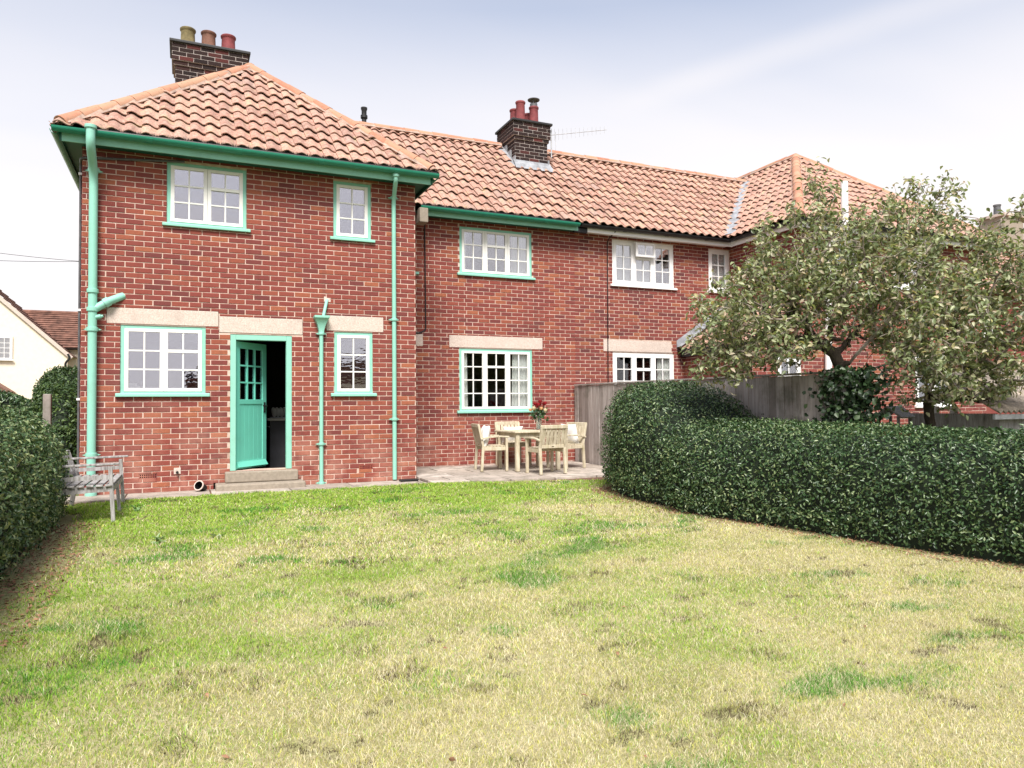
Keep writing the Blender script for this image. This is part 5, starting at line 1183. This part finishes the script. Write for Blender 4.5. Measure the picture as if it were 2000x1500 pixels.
# ------------------------------------------------------------------ background: left
ch = thing('cream_house', 'cream rendered house with brown tiled roof in the left distance', 'house', (-8.0, 42, 0), world=True)
gw = MB(); gw.prism([(-15.5, 0), (-5.0, 0), (-5.0, 3.85), (-10.25, 8.8), (-15.5, 3.85)], 40, 40.3); part('gable_wall', gw, 'cream_render', ch); part('wall', MB().box(-14, 3, 42.0, 42.3, 0, 4.3), 'cream_render', ch)
def tiled(name, pts, mat, parent, rows, th=.06):     # roof laid in visible courses
    p = [Vector(q) for q in pts]; mb = MB(); nrm = (p[1]-p[0]).cross(p[3]-p[0]).normalized()
    if nrm.z < 0: nrm = -nrm
    for k in range(rows):
        a, b = k/rows, (k+1)/rows+.3/rows; q = [p[0].lerp(p[3], a)+nrm*th, p[1].lerp(p[2], a)+nrm*th, p[1].lerp(p[2], min(1, b)), p[0].lerp(p[3], min(1, b))]; mb.add(q + [p[0].lerp(p[3], a), p[1].lerp(p[2], a)], [(0,1,2,3), (4,5,1,0)])
    return part(name, mb, mat, parent)
rf = tiled('roof', [(-14, 41.7, 4.22), (4, 41.7, 4.22), (4, 44.2, 6.2), (-14, 44.2, 6.2)], 'brown_tile', ch, 16); part('ridge', MB().tube([(-14, 44.2, 6.22), (4, 44.2, 6.22)], .1, 8), 'brown_tile', rf, 60)
tiled('roof', [(-4.85, 39.9, 3.72), (-4.85, 46, 3.72), (-10.25, 46, 8.85), (-10.25, 39.9, 8.85)], 'brown_tile', ch, 18)
gutter_run(ch, (-6.5, 41.62, 4.2), (4, 41.62, 4.2), 'black_plastic', .07, False); part('downpipe', MB().tube(bend([(-4.95, 39.8, 3.8), (-4.85, 39.8, 3.6), (-5.05, 39.85, 3.4), (-5.05, 39.85, 0)], 4, .4), .05, 8), 'black_plastic', ch)
window(ch, 39.9, -8.3, -7.15, 3.5, 4.58, [(2, 4, 0), (2, 4, 0)], 'white_upvc', 'white_upvc', 'glass_mid'); 
part('bargeboard', MB().bar((-4.8, 39.9, 3.62), (-10.25, 39.9, 8.76), .04, .16), 'lintel', ch)
part('porch_roof', MB().prism([(-9.8, 2.0), (-7.0, 2.0), (-8.4, 3.0)], 38.5, 39.98), 'pot_brown', ch)
for i, (za, zb) in enumerate(((6.95, 6.62), (6.30, 6.68))):
    wr = MB(); pts = [(-9.5+9.5*t_, 30, za+(zb-za)*t_*1.4 - .35*math.sin(PI*t_)*.6) for t_ in [k/14 for k in range(15)]]; wr.tube(pts, .008, 4)
    o = part('overhead_wire', wr, 'black_plastic', None); tag(o, ['upper thin overhead wire crossing the sky left of the house', 'lower thin overhead wire crossing the sky left of the house'][i], 'wire', 'overhead wires')

# ------------------------------------------------------------------ background: right
rh = thing('far_house', 'further brick house with red tiled roof at the right edge behind the tree', 'house', (26, 16, 0), world=True)
part('wall', MB().box(20.5, 34, 15.0, 22, 0, 4.6), 'brick_neighbour', rh); part('render_panel', MB().box(21.2, 23.4, 14.96, 14.999, 2.7, 4.5), 'white_paint', rh)
rr_ = tiled('roof', [(20.2, 14.7, 4.6), (34.3, 14.7, 4.6), (34.3, 18.5, 7.3), (20.2, 18.5, 7.3)], 'pantile', rh, 15); tiled('roof', [(34.3, 22.3, 4.6), (20.2, 22.3, 4.6), (20.2, 18.5, 7.3), (34.3, 18.5, 7.3)], 'pantile', rh, 10)
part('gable', MB().add([(20.5, 15, 4.6), (20.5, 22, 4.6), (20.5, 18.5, 7.1)], [(0,2,1)]), 'brick_neighbour', rh)
cq = part('chimney', MB().box(29.0, 30.2, 18, 19, 6.2, 8.4), 'concrete', rh); part('capping', MB().box(28.9, 30.3, 17.9, 19.1, 8.401, 8.5), 'lintel', cq); part('chimney_pot', MB().lathe((29.4, 18.5, 8.5), [(.14, 0), (.12, .4), (.14, .42), (.14, .48)], 12), 'grey_plastic', cq, 40)
window(rh, 15.0, 24.0, 25.4, 3.0, 4.2, [(2, 2, 0), (2, 2, 0)], 'white_upvc', 'white_upvc', 'glass_mid')
sh = thing('garden_shed', 'low shed with rusty corrugated roof at the right edge above the hedge', 'shed', (10.2, 6.2, float(gz(0, 6.2))), world=True)
cr = MB(); nseg = 60
for j in range(2):
    for i in range(nseg*2+1):
        t_ = i/(nseg*2); xq = 8.55+2.9*t_; cr.V.append((xq + (.55 if j else 0), 5.45+1.3*j + .25*(0), (1.06 if j == 0 else 1.62) + .022*math.sin(i*PI/2)))
cr.F = [(i, i+1, nseg*2+2+i, nseg*2+1+i) for i in range(nseg*2)]
rfs = part('corrugated_roof', cr, 'shed_roof', sh, 60); sm_ = rfs.modifiers.new('thick', 'SOLIDIFY'); sm_.thickness = .012
part('wall', MB().box(8.75, 11.4, 5.55, 5.6, -.2, 1.02).box(8.75, 8.8, 5.6, 6.7, -.2, 1.03), 'grey_wood', sh); part('fascia', MB().box(8.55, 11.45, 5.47, 5.5, .965, 1.025), 'galvanised', sh)
nb = thing('bird_table', 'small gabled wooden bird table roof showing above the hedge', 'bird table', (8.0, 6.45, float(gz(0, 6.45))-.13), rad(20))
rfb = MB(); rfb.add([(-.02, -.17, 1.24), (.5, -.17, 1.24), (.5, 0, 1.38), (-.02, 0, 1.38), (-.02, .17, 1.24), (.5, .17, 1.24)], [(0,1,2,3), (3,2,5,4)]); ro = part('roof', rfb, 'grey_wood', nb); so_ = ro.modifiers.new('thick', 'SOLIDIFY'); so_.thickness = .02
part('post', MB().box(.2, .28, -.04, .04, 0, 1.12), 'grey_wood', nb); part('tray', MB().box(0, .48, -.15, .15, 1.08, 1.11), 'grey_wood', nb); 
for xq, yq in ((.02, -.13), (.43, -.13), (.02, .10), (.43, .10)): part('support', MB().box(xq, xq+.03, yq, yq+.03, 1.11, 1.25), 'grey_wood', nb)
for i, (x, y) in enumerate(((9.02, 6.55), (9.24, 6.45))):
    o = part('white_post', MB().box(x-.035, x+.035, y-.035, y+.035, -.2, 1.12), 'white_paint', None, bevel=.005); tag(o, ['left of two short white posts behind the hedge under the bough', 'right of two short white posts behind the hedge under the bough'][i], 'post', 'white posts behind the hedge')
# houses behind the camera, seen only as reflections in the glass
bh = thing('reflected_house', 'house across the gardens that only shows mirrored in the panes', 'house', (4.5, -38, -.5), world=True)
part('wall', MB().box(9.8, 16.0, -44, -38, -.6, 3.2), 'cream_render', bh); part('roof', MB().prism([(9.4, 3.2), (16.4, 3.2), (14.6, 5.2), (11.2, 5.2)], -44.3, -37.7), 'brown_tile', bh); part('chimney', MB().box(11.4, 12.2, -41.5, -40.5, 4.6, 6.0), 'brick_dark', bh)
part('garage', MB().box(.6, 6.0, -43, -38.5, -.6, 2.5), 'brick_neighbour', bh); part('garage_roof', MB().prism([(.4, 2.5), (6.2, 2.5), (5.2, 3.3), (1.3, 3.3)], -43.2, -38.3), 'brown_tile', bh); part('chimney', MB().box(.75, 1.25, -41.0, -40.5, 3.0, 4.25), 'brick_dark', bh)
